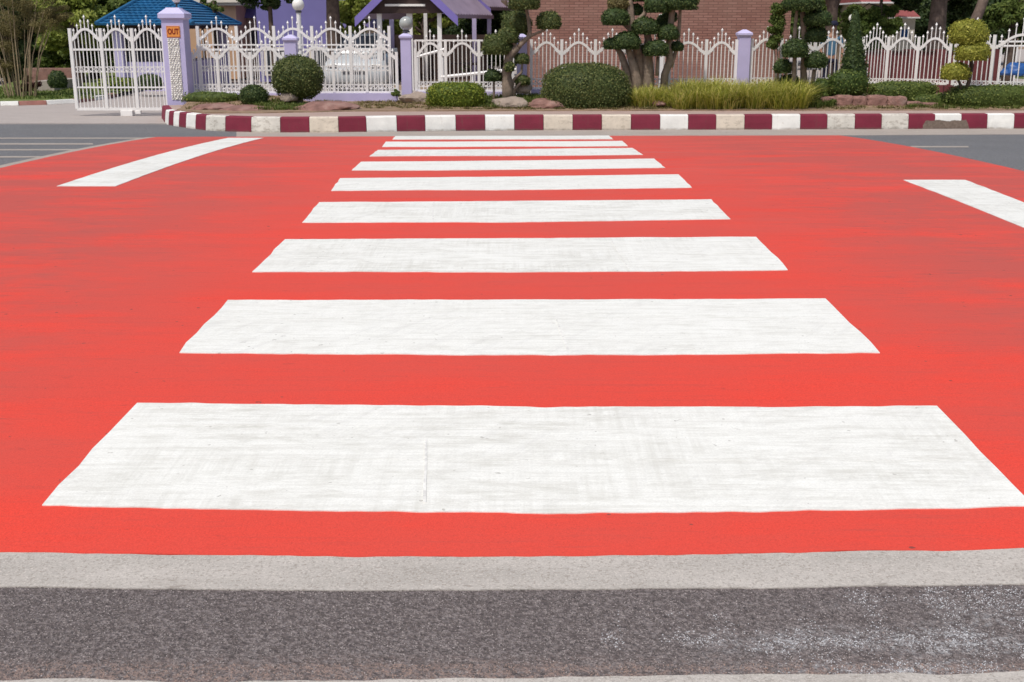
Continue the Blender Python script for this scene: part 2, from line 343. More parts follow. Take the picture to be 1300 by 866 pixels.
def np_mesh(name, V, Q, tint=None):
    me = bpy.data.meshes.new(name); k = Q.shape[1]
    me.vertices.add(len(V)); me.vertices.foreach_set('co', V.astype(np.float32).ravel())
    me.loops.add(Q.size); me.loops.foreach_set('vertex_index', Q.astype(np.int32).ravel())
    me.polygons.add(len(Q)); me.polygons.foreach_set('loop_start', np.arange(0, Q.size, k, dtype=np.int32))
    me.polygons.foreach_set('loop_total', np.full(len(Q), k, dtype=np.int32)); me.update(calc_edges=True)
    if tint is not None:
        a = me.attributes.new('tint', 'FLOAT', 'FACE'); a.data.foreach_set('value', tint.astype(np.float32))
    return me
def wob(d, s, k=3.0):
    return (np.sin(d[:, 0] * k * 1.7 + s) * np.sin(d[:, 1] * k * 1.3 + s * 2.1) + .6 * np.sin(d[:, 2] * k * 2.9 + s * 3.3 + d[:, 0] * k * 2) + .4 * np.sin(d[:, 1] * k * 5 + d[:, 0] * k * 4 + s)) / 2
def quads(P, Nn, size, asp, seedrng):
    n = len(P); r = seedrng.normal(size=(n, 3)); t = np.cross(Nn, r); t /= np.linalg.norm(t, axis=1)[:, None] + 1e-9; b = np.cross(Nn, t)
    s = (size * seedrng.uniform(.6, 1.3, n))[:, None]
    V = np.stack([P - t * s, P - b * s * asp + t * s * .1, P + t * s, P + b * s * asp + t * s * .1], 1).reshape(-1, 3)
    return V, np.arange(4 * n).reshape(-1, 4)
def foliage(name, mat, parent, blobs, dens=900, size=.022, power=2.0, jit=.6, rough=.05, flat=.6, core=True, seed=None, fuzz=.06, asp=.55, maxn=40000):
    """clipped foliage: leaf-sized faces over (and just under) the surface of each blob"""
    seed = RNG.integers(1e6) if seed is None else seed; g = np.random.default_rng(seed)
    off = np.array(ROOT.get(parent.name, Vector())) if parent else np.zeros(3)
    VV, QQ, TT = [], [], []; o = 0
    for (cx, cy, cz, rx, ry, rz) in blobs:
        R = np.array([rx, ry, rz]); C_ = np.array([cx, cy, cz]) - off
        area = 4 * math.pi * ((rx * ry) ** 1.6 / 3 + (rx * rz) ** 1.6 / 3 + (ry * rz) ** 1.6 / 3) ** (1 / 1.6)
        n = int(min(maxn, dens * area)); d = g.normal(size=(n, 3)); d /= np.linalg.norm(d, axis=1)[:, None]
        def surf(d):
            q = d / ((np.abs(d) ** power).sum(1) ** (1 / power))[:, None]
            q = q * (1 + rough * wob(d, seed % 97) + rough * .5 * wob(d, seed % 31, 8.0))[:, None]
            q[:, 2] = np.maximum(q[:, 2], -flat); return q
        q = surf(d) * (1 + fuzz * (g.random(n) ** 2 - .6))[:, None]
        P = C_ + q * R; nn = d / R; nn /= np.linalg.norm(nn, axis=1)[:, None]; nn = nn + jit * g.normal(size=(n, 3)); nn /= np.linalg.norm(nn, axis=1)[:, None]
        V, Q = quads(P, nn, size, asp, g); VV.append(V); QQ.append(Q + o); TT.append(g.random(n)); o += len(V)
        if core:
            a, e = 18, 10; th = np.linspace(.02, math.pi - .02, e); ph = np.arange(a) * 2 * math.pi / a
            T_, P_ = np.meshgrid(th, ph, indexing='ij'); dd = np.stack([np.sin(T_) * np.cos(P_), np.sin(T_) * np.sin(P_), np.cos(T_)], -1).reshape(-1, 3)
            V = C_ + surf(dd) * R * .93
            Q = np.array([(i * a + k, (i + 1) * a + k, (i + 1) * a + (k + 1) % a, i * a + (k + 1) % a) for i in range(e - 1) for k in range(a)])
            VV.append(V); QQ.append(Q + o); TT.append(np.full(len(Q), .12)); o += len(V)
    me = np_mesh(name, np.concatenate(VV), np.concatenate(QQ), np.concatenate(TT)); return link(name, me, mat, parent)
def crown(name, mat, parent, blobs, clumps=14, per=420, size=.07, spread=.33, seed=None, asp=.5, droop=0):
    """loose crown: leaf clumps scattered through the volume of the blobs"""
    seed = RNG.integers(1e6) if seed is None else seed; g = np.random.default_rng(seed)
    off = np.array(ROOT.get(parent.name, Vector())) if parent else np.zeros(3)
    PP, NN, TT = [], [], []
    for (cx, cy, cz, rx, ry, rz) in blobs:
        for _ in range(clumps):
            d = g.normal(size=3); d /= np.linalg.norm(d); c = np.array([cx, cy, cz]) - off + d * np.array([rx, ry, rz]) * g.random() ** .45
            k = g.uniform(.6, 1.2) * spread * min(rx, rz); n = int(per * g.uniform(.5, 1.3))
            e = g.normal(size=(n, 3)); e /= np.linalg.norm(e, axis=1)[:, None]; q = e * (g.random(n) ** .4)[:, None] * np.array([k * 1.25, k * 1.25, k * .8])
            PP.append(c + q); nn = e * .8 + g.normal(size=(n, 3)) * .7 + [0, -.15, .2]; NN.append(nn / np.linalg.norm(nn, axis=1)[:, None])
            TT.append(np.clip(g.random(n) * .7 + g.random() * .35, 0, 1))
    P = np.concatenate(PP); V, Q = quads(P, np.concatenate(NN), size, asp, g)
    return link(name, np_mesh(name, V, Q, np.concatenate(TT)), mat, parent)
def blades(name, mat, parent, pts, h, wd, lean, seed, per=1, ang=None):
    """grass blades, two faces each, arching over"""
    g = np.random.default_rng(seed); P = np.repeat(np.array(pts), per, 0); n = len(P)
    P = P + np.stack([g.normal(size=n) * .03, g.normal(size=n) * .03, np.zeros(n)], 1)
    off = np.array(ROOT.get(parent.name, Vector())) if parent else np.zeros(3); P = P - off
    an = g.random(n) * 6.283 if ang is None else np.array(ang) + g.normal(size=n) * .5; D = np.stack([np.cos(an), np.sin(an), np.zeros(n)], 1); S = np.stack([-np.sin(an), np.cos(an), np.zeros(n)], 1)
    H = (h * g.uniform(.5, 1.15, n))[:, None]; L = (lean * g.uniform(.2, 1.2, n))[:, None] * H; Z = np.array([0, 0, 1.0])
    a = P + D * L * .3 + Z * H * .6; b = P + D * L + Z * H * (1 - .25 * L / H)
    V = np.stack([P - S * wd, P + S * wd, a + S * wd * .8, a - S * wd * .8, b + S * wd * .15, b - S * wd * .15], 1).reshape(-1, 3)
    i = np.arange(n)[:, None] * 6; Q = np.concatenate([i + [0, 1, 2, 3], i + [3, 2, 4, 5]]); t = g.random(n)
    return link(name, np_mesh(name, V, Q, np.concatenate([t, t])), mat, parent)

# ------------------------------------------------------------------ ground, road, markings
def sheet(name, mat, cor, off, nx=40, ny=12, wb=0.0, kind='structure', zf=None, seed=0, thick=0):
    """quad (near-left, near-right, far-right, far-left as world x,y, or polylines for near/far edge) laid on the road's camber"""
    near, far = cor; m = M()
    def pl(line, u):
        k = u * (len(line) - 1); i = min(int(k), len(line) - 2); return Vector(line[i][:2]).lerp(Vector(line[i + 1][:2]), k - i)
    for j in range(ny + 1):
        for i in range(nx + 1):
            u, v = i / nx, j / ny; p = pl(near, u).lerp(pl(far, u), v)
            x, y = p
            if wb:
                if j in (0, ny): y += wb * (noise.noise(Vector((x * 3.1 + seed, j, 1))) * 1.3 + noise.noise(Vector((x * 11 + seed, j, 2))) * .7)
                if i in (0, nx): x += wb * 1.4 * noise.noise(Vector((y * 5, i + seed, 3)))
            z = (zf(x, y) if zf else roadz(y)) + off; m.v.append((x, y, z))
    a = nx + 1; m.f = [(j * a + i, j * a + i + 1, (j + 1) * a + i + 1, (j + 1) * a + i) for j in range(ny) for i in range(nx)]
    rim = [i for i in range(a)] + [j * a + nx for j in range(1, ny + 1)] + [ny * a + i for i in range(nx - 1, -1, -1)] + [j * a for j in range(ny - 1, 0, -1)]
    o = len(m.v); m.v += [(m.v[i][0], m.v[i][1], m.v[i][2] - .02) for i in rim]; L = len(rim)
    m.f += [(rim[k], o + k, o + (k + 1) % L, rim[(k + 1) % L]) for k in range(L)]
    return m
def XY(*pts): return [tuple(rd(x, y))[:2] for x, y in pts]
g = M().add([(-900, -900, -.35), (900, -900, -.35), (900, 900, -.35), (-900, 900, -.35)], [(0, 1, 2, 3)]); struct(g.build('ground', SOIL))
NEARY = 3.405
m = sheet('r', None, ([(-70, 1.0), (70, 1.0)], [(-70, 3.4), (70, 3.4)]), -.004, 60, 12); struct(m.build('near_asphalt', ASPH))
m = sheet('r', None, ([(-70, 3.35), (70, 3.35)], [(-70, 22.2), (70, 22.2)]), -.008, 60, 60); struct(m.build('road', ASPH_SIDE))
# concrete gutter strip and the lower concrete edge near the camera
near_c = XY((-40, 744), (220, 747), (430, 749), (650, 748), (860, 747), (1080, 744), (1340, 741))
far_c = XY((-40, 700), (220, 704), (430, 706), (650, 706), (860, 704), (1080, 700), (1340, 695))
near_c = [(-9, near_c[0][1])] + near_c + [(9, near_c[-1][1])]; far_c = [(-9, far_c[0][1])] + far_c + [(9, far_c[-1][1])]
struct(sheet('c', None, (near_c, far_c), .0, 260, 6, .006, seed=4).build('concrete_gutter_strip', CONC))
lo = XY((-40, 863), (220, 866), (430, 865), (650, 862), (900, 857), (1100, 855), (1200, 858), (1340, 850)); lo = [(-7, lo[0][1])] + lo + [(7, lo[-1][1])]
struct(sheet('c', None, ([(p[0], 1.6) for p in lo], lo), .002, 320, 8, .010, seed=9).build('concrete_edge_strip', CONC))
struct(M().box(-70, 70, -40, 1.62, -.3, .044).build('pavement_behind_camera', DRIVE))
# loose-looking stone aggregate of the near asphalt: small stones, chalky white where paint was spilt
def aggregate():
    g = np.random.default_rng(3); n = 105000; x = g.uniform(-2.35, 2.35, n); y0 = 2.60; y = y0 + (3.21 - y0) * g.random(n)
    r = g.uniform(.0013, .0040, n); ns = np.array([noise.noise(Vector((a * 1.6, b * 5, 2))) + .7 * noise.noise(Vector((a * 9, b * 12, 5))) for a, b in zip(x, y)])
    t = np.clip(g.beta(1.1, 2.1, n) * .62, 0, .62)
    ch = (x > .25) & (ns + .9 * np.clip((x - .3) / 1.2, 0, .45) - np.abs(y - 2.86) * 1.6 > g.uniform(.10, 1.0, n)); t = np.where(ch, g.uniform(.67, 1, n), t)
    edge = (y < 2.74) & (g.random(n) < .35); t = np.where(edge & ~ch, .66, t)
    z = np.array([roadz(b) for b in y]) - .005; an = g.random(n) * 6.283; V = []
    for k in range(4):
        q = an + k * 1.571 + g.uniform(-.3, .3, n); V.append(np.stack([x + r * np.cos(q), y + r * np.sin(q) * .9, z], 1))
    V.append(np.stack([x + g.uniform(-.3, .3, n) * r, y + g.uniform(-.3, .3, n) * r, z + r * g.uniform(.45, .9, n) + .001], 1))
    V = np.stack(V, 1).reshape(-1, 3); b = np.arange(n)[:, None] * 5
    Q = np.concatenate([b + [k, (k + 1) % 4, 4] for k in range(4)]); T = np.tile(t, 4)
    m, nn, bs = nt('stone_aggregate'); a_ = nn.nodes.new('ShaderNodeAttribute'); a_.attribute_name = 'tint'
    c = ramp(nn, a_.outputs['Fac'], [(0, (.045, .038, .036)), (.25, (.12, .103, .098)), (.6, (.42, .375, .36)), (.66, (.30, .21, .17)), (.7, (.30, .30, .30)), (1, (.58, .59, .61))]); nn.links.new(c, bs.inputs['Base Color']); bs.inputs['Roughness'].default_value = .8
    o = link('stone_aggregate', np_mesh('stone_aggregate', V, Q, T), m); tag(stuff(o), 'grit and stone chips of the dark asphalt strip nearest the camera', 'gravel')
aggregate()
# red surface
rn = XY((-40, 700), (220, 704.5), (430, 706.5), (650, 706.5), (860, 704.5), (1080, 700.5), (1340, 695.5)); ylr = rn[0][1]
rn = [(-5.75, ylr)] + rn + [(5.8, rn[-1][1])]
fl = XY((212, 174), (1063, 172)); yf0, yf1 = fl[0][1], fl[1][1]
rf = [(-5.70, yf0)] + [(rn[k][0] * 2.2 if False else x, yf0 + (yf1 - yf0) * (x + 5.7) / 11.1) for k, x in ((1, -4.6), (2, -3.2), (3, -1.6), (4, 0), (5, 1.6), (6, 3.2), (7, 4.5))] + [(5.42, yf1)]
red = sheet('r', None, (rn, rf), .002, 220, 60, .010, seed=2)
struct(red.build('red_crossing_surface', RED))
# pale line of bare concrete along the far edge and left edge of the red paint
m = sheet('c', None, ([(-5.86, 8), (-5.745, 8)], [(-5.84, yf0), (-5.70, yf0)]), .0005, 4, 30, .01); struct(m.build('worn_edge_line', CONC_FAR))
bars = [((52, 643), (400, 650), (700, 653), (1000, 650), (1312, 645), (174, 513), (400, 515), (700, 518), (1000, 518), (1190, 517)),
        ((226, 449), (450, 451), (700, 452), (900, 451), (1117, 449), (290, 382), (480, 382), (700, 381.5), (880, 381), (1048, 380)),
        ((322, 346), (480, 346), (650, 346.5), (830, 345.5), (1001, 344), (361, 305), (500, 304), (650, 303.5), (800, 302.5), (960, 301.5)),
        ((384, 283.5), (520, 283), (650, 283), (790, 281), (927, 279), (405, 257.5), (520, 257), (650, 256), (780, 255), (903, 254)),
        ((420, 243), (530, 242), (650, 242), (760, 240.5), (879, 239), (432, 227), (540, 226), (650, 225), (750, 223.5), (861, 222)),
        ((447, 217), (550, 217), (650, 216), (750, 215), (844, 213.5), (459, 206), (550, 205.5), (650, 204.5), (740, 203.5), (830, 202)),
        ((469, 199), (560, 198.5), (650, 198.5), (730, 198), (816, 197), (480, 191), (560, 190.5), (650, 190), (730, 189), (803, 188.5)),
        ((485, 187), (560, 187), (650, 186.5), (730, 186.5), (797, 186), (490, 180.5), (560, 180.5), (650, 180), (730, 180), (790, 179.5)),
        ((498, 177.6), (560, 177.5), (640, 177.5), (710, 177.4), (778, 177.2), (502, 173.3), (560, 173.2), (640, 173), (710, 173), (773, 172.6))]
for k, b in enumerate(bars):
    pn, pf = XY(*b[:5]), XY(*b[5:])
    o = struct(sheet('b', None, (pn, pf), .006 + .0002 * k, 150, 6, .010, seed=k * 7.3).build('crossing_bar', WHITE)); o['group'] = 'white crossing bars'
    if k < 4:      # lap seams between the roller passes, and one cross joint
        for nm, u0, u1, v in (('paint_seam', .0, 1, .40 if k == 0 else (.62 if k == 1 else .5)), ('paint_seam', .02, .55, .74)):
            def q_(u, v): 
                aa, bb = Vector(pn[0]).lerp(Vector(pn[-1]), u), Vector(pf[0]).lerp(Vector(pf[-1]), u); return aa.lerp(bb, v)
            a0, a1, b0, b1 = q_(u0 + .004, v), q_(u1 - .004, v), q_(u0 + .004, v + .0035), q_(u1 - .004, v + .0035)
            struct(sheet('b', None, ([tuple(a0), tuple(a1)], [tuple(b0), tuple(b1)]), .0065, 200, 1, .0025, seed=k + v).build(nm, SEAM, o))
        u = (.385, .555, .7, .3)[k]; a0, a1, b0, b1 = q_(u, .02), q_(u + .0035, .02), q_(u - .013, (.6, .6, .9, .9)[k]), q_(u - .0105, (.6, .6, .9, .9)[k])
        struct(sheet('b', None, ([tuple(a0), tuple(a1)], [tuple(b0), tuple(b1)]), .0087, 1, 30, .002, seed=k).build('paint_seam', SEAM, o))
def strip(name, n4, f4, mat, nx=6, ny=40, wb=.008, off=.006, seed=0):
    return struct(sheet('s', None, (n4, f4), off, nx, ny, wb, seed=seed).build(name, mat))
strip('lane_line', XY((72, 237), (147, 237)), XY((290, 175.5), (335, 175.5)), WHITE, seed=3)
e1 = XY((1300, 290), (1300, 258)); a1, a2 = XY((1146, 229), (1225, 229))
def ext(a, b, y): t = (y - a[1]) / (b[1] - a[1]); return (a[0] + (b[0] - a[0]) * t, y)
strip('lane_line', [ext(a1, e1[0], 4.2), ext(a2, e1[1], 4.2)], [a1, a2], WHITE, seed=5)
# faint worn lines on the side road left and right
for ya, yb, xa, xb in ((181.5, 183, -30, 118), (189, 190.3, -30, 98), (198, 199.4, -30, 70), (174.5, 175.6, -20, 190)):
    n2, f2 = XY((xa, yb), (xb, yb)), XY((xa, ya), (xb, ya)); o = strip('worn_road_line', [(-30, n2[0][1]), n2[1]], [(-30, f2[0][1]), f2[1]], CONC_FAR, 60, 2, .012, off=-.003, seed=ya)
n2, f2 = XY((1155, 186.5), (1230, 186.5)), XY((1157, 185.2), (1229, 185.2)); strip('worn_road_line', n2, f2, CONC_FAR, 30, 2, .008, off=-.003)
for q in (((118, 152), (124, 152), (206, 143.5), (200, 143.5)), ((135, 156), (141, 156), (212, 147.5), (206, 147.5))):
    a = [on(x, y, -.07) for x, y in q]; mm = M().add([(p.x, p.y, -.066) for p in a], [(0, 1, 2, 3)]); struct(mm.build('worn_road_line', CONC_FAR))

# ------------------------------------------------------------------ kerb
base_pts = [(206, 153), (209.5, 157), (214, 158.5), (220, 159.7), (227, 160.8), (236, 162), (248, 163.7), (261, 165.2), (286, 166.5), (319, 167.8)]
bx = [205, 209.5, 214, 220, 227, 236, 248, 261, 286, 319, 356, 393, 430, 465.5, 504, 540, 578.7, 616, 653, 690, 727, 764, 801, 838, 873.5, 909, 945, 980, 1015.7, 1050, 1085, 1119, 1153, 1186.5, 1220, 1253, 1287, 1321, 1355, 1389]
def by(x):
    pts = [(205, 155), (214, 158.5), (236, 162), (261, 165.2), (286, 166.5), (319, 167.8), (356, 168.3), (430, 168.0), (504, 166.5), (616, 165.3), (727, 165), (900, 164.6), (1100, 163.8), (1400, 162.6)]
    for (a, p), (b, q) in zip(pts, pts[1:]):
        if x <= b: return p + (q - p) * max(0, x - a) / (b - a)
    return pts[-1][1]
kmats = {1: KWHITE, 3: KWHITE, 5: KWHITE, 7: KGREY, 9: KGREY, 11: KCREAM, 19: KCREAM, 21: KCREAM, 25: KCREAM, 29: KGREY, 31: KGREY}
kerb = bpy.data.objects.new('kerb', None); COL.objects.link(kerb); kerb['kind'] = 'structure'; ROOT['kerb'] = Vector()
fr = [on(x, by(x), -.074) for x in bx]
# first point turns the corner up the drive
fr[0] = on(205, 150.5, -.074)
KTOP = .19
ins = []
for i, p in enumerate(fr):
    t = (fr[min(i + 1, len(fr) - 1)] - fr[max(i - 1, 0)]); t.z = 0; t.normalize(); ins.append(Vector((-t.y, t.x, 0)))
for i in range(len(bx) - 1):
    a, b, na, nb = fr[i], fr[i + 1], ins[i], ins[i + 1]; m = M(); gap = .004
    d = (b - a).normalized() * gap; a2, b2 = a + d, b - d
    prof = [(0, -.25), (0, .0), (.012, .12), (.03, KTOP + .05), (.045, KTOP + .068), (.16, KTOP + .074), (.16, -.25)]
    vs = []
    for (pp, nn) in ((a2, na), (b2, nb)):
        for u, z in prof: vs.append(Vector((pp.x, pp.y, 0)) + nn * (u + .004 * noise.noise(Vector((pp.x * 9, z * 20, i)))) + Vector((0, 0, -.074 + z)))
    n = len(prof); fs = [(k, k + n, (k + 1) % n + n, (k + 1) % n) for k in range(n)] + [tuple(range(n)), tuple(range(2 * n - 1, n - 1, -1))]
    m.add(vs, fs); mat = MAROON if i % 2 == 0 else kmats.get(i, KWHITE)
    o = m.build('kerb_stone', mat, kerb)
    if i in (32, 33, 34):   # broken render showing at the foot of these stones
        f0, f1 = {32: (.55, 1), 33: (0, 1), 34: (0, .3)}[i]
        q0, q1 = a.lerp(b, f0), a.lerp(b, f1); nn = na * -.006; mm = M()
        top = [.13, .155, .13, .15, .12] ; vv = []
        for j in range(17):
            q = q0.lerp(q1, j / 16); hh = .145 + .03 * noise.noise(Vector((q.x * 6, 1, 3))) + .012 * noise.noise(Vector((q.x * 30, 1, 3)))
            if i == 32: hh *= min(1, .45 + j / 6)
            if i == 34: hh *= min(1, .3 + (16 - j) / 10)
            vv += [Vector((q.x, q.y, -.075)) + nn, Vector((q.x, q.y, -.074 + hh)) + nn * .4 + na * .008]
        mm.add(vv, [(2 * j, 2 * j + 2, 2 * j + 3, 2 * j + 1) for j in range(16)]); mm.build('bare_patch', BARE, o)
# gutter strip in front of kerb
gn = [(p.x, p.y) for p in (rd(300, 174.5), rd(465, 173.4), rd(700, 172.4), rd(1060, 171.6), rd(1400, 169.5))]
gf = [(on(x, y, -.07).x, on(x, y, -.07).y + .01) for x, y in ((300, by(300)), (465, by(465)), (700, by(700)), (1060, by(1060)), (1400, by(1400)))]
struct(sheet('g', None, (gn, gf), -.003, 60, 6, .01, seed=6).build('kerb_gutter', CONC_FAR))
# ground behind the kerb: pinkish pavement strip, then the planting bed that rises to the fence
def bedz(x, y):
    t = min(max((y - 21.9) / 2.2, 0), 1); k = float(np.interp(x, [-5.4, -4.7, -4.2, -2.1, -1.6, -.9, .8, 1.6], [.9, .8, .12, .12, .5, .65, .7, 1])); return .19 + .17 * k * t * t * (3 - 2 * t) + .015 * noise.noise(Vector((x * 1.3, y * 2, 0)))
back = [p + n * .15 for p, n in zip(fr, ins)]
m = M()
for i, p in enumerate(back):
    yb = 22.0 if i > 8 else p.y + .1 + .1 * i
    m.v += [(p.x, p.y, .185), (p.x + (0 if i > 8 else .25), max(yb, p.y + .02), .187)]
m.f = [(2 * i, 2 * i + 2, 2 * i + 3, 2 * i + 1) for i in range(len(back) - 1)]
m.build('pavement_strip', PAVE)['kind'] = 'structure'
m = sheet('b', None, ([(-6.35, 22.05), (-5.6, 21.2), (-4.6, 21.25), (-3, 21.7), (0, 21.8), (4, 21.9), (14, 22.1)], [(-6.55, 24.6), (-5, 24.6), (-4, 24.6), (-2, 24.6), (0, 24.6), (4, 24.6), (14, 24.6)]), .012, 120, 20, .03, zf=bedz)
struct(m.build('planting_bed', SOIL))
struct(M().box(-6.5, 60, 24.4, 90, -.3, .10).build('yard', DRIVE))
struct(M().box(-70, -6.45, 22.1, 90, -.3, -.062).build('driveway', DRIVE))
a = on(-60, 131, 0.02); 
# left lawn with its own painted kerb
lf = [on(x, y, -.06) for x, y in ((-80, 137), (0, 134.5), (24, 134), (60, 133), (97, 131), (122, 127.5), (137, 125.5), (150, 122.5))]
k2 = bpy.data.objects.new('lawn_kerb', None); COL.objects.link(k2); k2['kind'] = 'structure'; ROOT['lawn_kerb'] = Vector()
for i in range(len(lf) - 1):
    a, b = lf[i], lf[i + 1]; t = (b - a).normalized(); n_ = Vector((-t.y, t.x, 0)); m = M(); vs = []
    for p in (a + t * .01, b - t * .01): vs += [p, p + n_ * .03 + Vector((0, 0, .09)), p + n_ * .16 + Vector((0, 0, .095)), p + n_ * .16 - Vector((0, 0, .1))]
    m.add(vs, [(0, 4, 5, 1), (1, 5, 6, 2), (2, 6, 7, 3), (0, 1, 2, 3), (7, 6, 5, 4)]); m.build('kerb_stone', (KBROWN, KWHITE, KBROWN, KWHITE, KBROWN, KWHITE, KBROWN)[i], k2)
m = M(); lb = [(p.x, p.y + .12) for p in lf]
m.v = [(x, y, .02) for x, y in lb] + [(x - (4 if i < 6 else 1), y + 16, .10) for i, (x, y) in enumerate(lb)]
m.f = [(i, i + 1, i + 1 + len(lb), i + len(lb)) for i in range(len(lb) - 1)]; struct(m.build('lawn', GRASSM))
pts = []
for _ in range(2600):
    x = random.uniform(-80, 118); Y = random.uniform(28.2, 33); p = at(x, 100, Y); pts.append((p.x, p.y, .03))
tag(stuff(blades('lawn_grass', L_GRASS, None, pts, .07, .012, .5, 3, 2)), 'green lawn grass behind the far left painted kerb', 'grass')

# ------------------------------------------------------------------ ironwork
FIN = {}
def picket_mesh(h, r=.0085, fin=True, key=''):
    k = (round(h, 3), r, fin)
    if k in FIN: return FIN[k]
    m = M().box(-r, r, -r, r, 0, h)
    if fin:
        m.lathe((0, 0, h), [(.010, -.012), (.019, -.004), (.019, .004), (.009, .012), (.027, .020), (.018, .034), (.003, .066)], 6)
    me = bpy.data.meshes.new('picket'); me.from_pydata(m.v, [], m.f); me.materials.append(WIRON); me.update(); FIN[k] = me; return me
def ironwork(name, label, cat, P0, P1, tb, zb, zv, zc, zpeak, zpost, dz=.09, npk=7, group=None, flat=None, rings=(), rails=(), postw=.055, arch_r=.023, gap0=False, dz_post=True):
    """P0-P1: plan line; tb: bay boundaries 0..1 along it; heights are world z"""
    P0, P1 = Vector((P0[0], P0[1], 0)), Vector((P1[0], P1[1], 0)); D = P1 - P0; L = D.length; ang = math.atan2(D.y, D.x)
    t = thing(name, label, cat, (P0.x, P0.y, zb), group); R = Vector((P0.x, P0.y, zb))
    def W(s, z): p = P0 + D * s; return Vector((p.x, p.y, z))
    def pl(nm, me, s, z):
        o = bpy.data.objects.new(nm, me); COL.objects.link(o); o.parent = t; o.location = W(s, z) - R; o.rotation_euler.z = ang; return o
    for s in tb:
        me = picket_mesh(zpost - zb, postw / 2, False); me.name = 'post'; pl('post', me, s, zb)
    for a, b in zip(tb, tb[1:]):
        for k in range(npk):
            off = k - (npk - 1) / 2; s = a + (b - a) * (k + 1) / (npk + 1); top = zpeak - dz * abs(off)
            if flat is not None and top < flat + .03: pl('picket', picket_mesh(round(flat - zb, 3), fin=False), s, zb)
            else: pl('picket', picket_mesh(round(top - .085 - zb, 3)), s, zb)
        # arched rail with stepped feet
        prof = [(.02, .0), (.06, .0), (.06, .11), (.105, .11), (.105, .22), (.15, .22), (.15, .33), (.19, .33)]
        n = 12
        for i in range(n + 1):
            u = .19 + .62 * i / n; prof.append((u, .40 + .60 * math.sin(math.pi * (.0 + i / n)) ** .9))
        prof += [(1 - u, v) for u, v in prof[7::-1]]
        m = M(); pr = [W(a + (b - a) * u, zv + (zc - zv) * v) for u, v in prof]
        q_ = [pr[0]]
        for p in pr[1:]:
            if (p - q_[-1]).length > .004: q_.append(p)
        pr = q_; dn = D.normalized(); nr = Vector((-dn.y, dn.x, 0)) * arch_r; vs = []
        for i, p in enumerate(pr):
            t0 = (p - pr[i - 1]).normalized() if i else (pr[1] - p).normalized(); t1 = (pr[i + 1] - p).normalized() if i < len(pr) - 1 else t0
            n0_ = Vector((-dn.x * t0.z, -dn.y * t0.z, t0.dot(dn))); n1_ = Vector((-dn.x * t1.z, -dn.y * t1.z, t1.dot(dn)))
            mt_ = (n0_ + n1_).normalized(); mt_ *= arch_r / max(.5, mt_.dot(n0_)); vs += [p - nr - mt_, p + nr - mt_, p + nr + mt_, p - nr + mt_]
        fs = [(i * 4 + k, i * 4 + (k + 1) % 4, i * 4 + 4 + (k + 1) % 4, i * 4 + 4 + k) for i in range(len(pr) - 1) for k in range(4)] + [(3, 2, 1, 0), tuple(len(vs) - 4 + k for k in range(4))]
        m.add(vs, fs)
        m.build('arched_rail', WIRON, t)
    n0, n1 = tb[0], tb[-1]
    nr = Vector((-D.y, D.x, 0)).normalized()
    for z, th in rails:
        m = M(); a, b = W(n0, z), W(n1, z); m.tube([a, b], th * .707, 4, math.pi / 4); m.build('rail', WIRON, t)
    if flat is not None: m = M(); m.tube([W(n0, flat), W(n1, flat)], .024, 4, math.pi / 4); m.build('rail', WIRON, t)
    for z0, z1 in rings:
        m = M(); h = z1 - z0; nn = int(L * (n1 - n0) / (h * 1.02))
        for z in (z0, z1): m.tube([W(n0, z), W(n1, z)], .010, 4, math.pi / 4)
        for i in range(nn):
            c = W(n0 + (n1 - n0) * (i + .5) / nn, (z0 + z1) / 2); r = h * .40; dx = D.normalized()
            ps = [c + dx * r * math.cos(q * math.pi / 4) + Vector((0, 0, r * math.sin(q * math.pi / 4))) for q in range(9)]
            m.tube(ps, .0095, 4, cap=False)
        o = m.build('ring_band', WIRON, t); o['kind'] = 'stuff'
    return t
def Zt(py, Y, px=650): return at(px, py, Y).z
FY = 24.25
# sliding gate left of the pillar (real perspective lean)
def bays(xs, Y, y=80): return [at(x, y, Y).x for x in xs]
G0 = bays([92.5, 131, 170.5, 209.5], 24.0)
gate = ironwork('sliding_gate', 'closed white iron gate with three arches left of the OUT pillar', 'gate', (G0[0], 24.0), (G0[-1], 24.0), [(x - G0[0]) / (G0[-1] - G0[0]) for x in G0],
         Zt(138, 24, 100), Zt(51, 24, 100), Zt(37, 24, 100), Zt(17.5, 24, 100), Zt(36, 24, 100), .088, 7,
         rings=((Zt(91.5, 24, 100), Zt(85, 24, 100)),), rails=((Zt(63, 24, 100), .04), (Zt(111, 24, 100), .03), (Zt(138.5, 24, 100), .055)), postw=.062)
gz = Zt(138.5, 24, 100)
bxm = M().box(at(154, 140, 24).x, at(169, 140, 24).x, 23.93, 24.07, -.062, gz - .028, .008); bxm.build('wheel_box', WIRON, gate)
bxm = M().box(at(172, 140, 24).x, at(179, 140, 24).x, 23.96, 24.04, -.02, gz - .028, .005); bxm.build('wheel_bracket', WIRON, gate)
# the tall gate leaf standing open behind the low fence
H0 = bays([246, 253.6, 302.6, 349.7, 397.6, 446, 495], 24.62)
xs = H0[1:]
ironwork('sliding_gate', 'tall white iron gate leaf standing open behind the low fence, right of OUT pillar', 'gate', (xs[0], 24.62), (xs[-1], 24.62), [(x - xs[0]) / (xs[-1] - xs[0]) for x in xs],
         Zt(118, 24.62, 400), Zt(50, 24.62), Zt(36.5, 24.62), Zt(19, 24.62), Zt(33, 24.62), .095, 7,
         rings=((Zt(90, 24.62), Zt(84, 24.62)),), rails=((Zt(57, 24.62), .03), (Zt(63, 24.62), .04), (Zt(108, 24.62), .03), (Zt(117, 24.62), .05)), postw=.06)
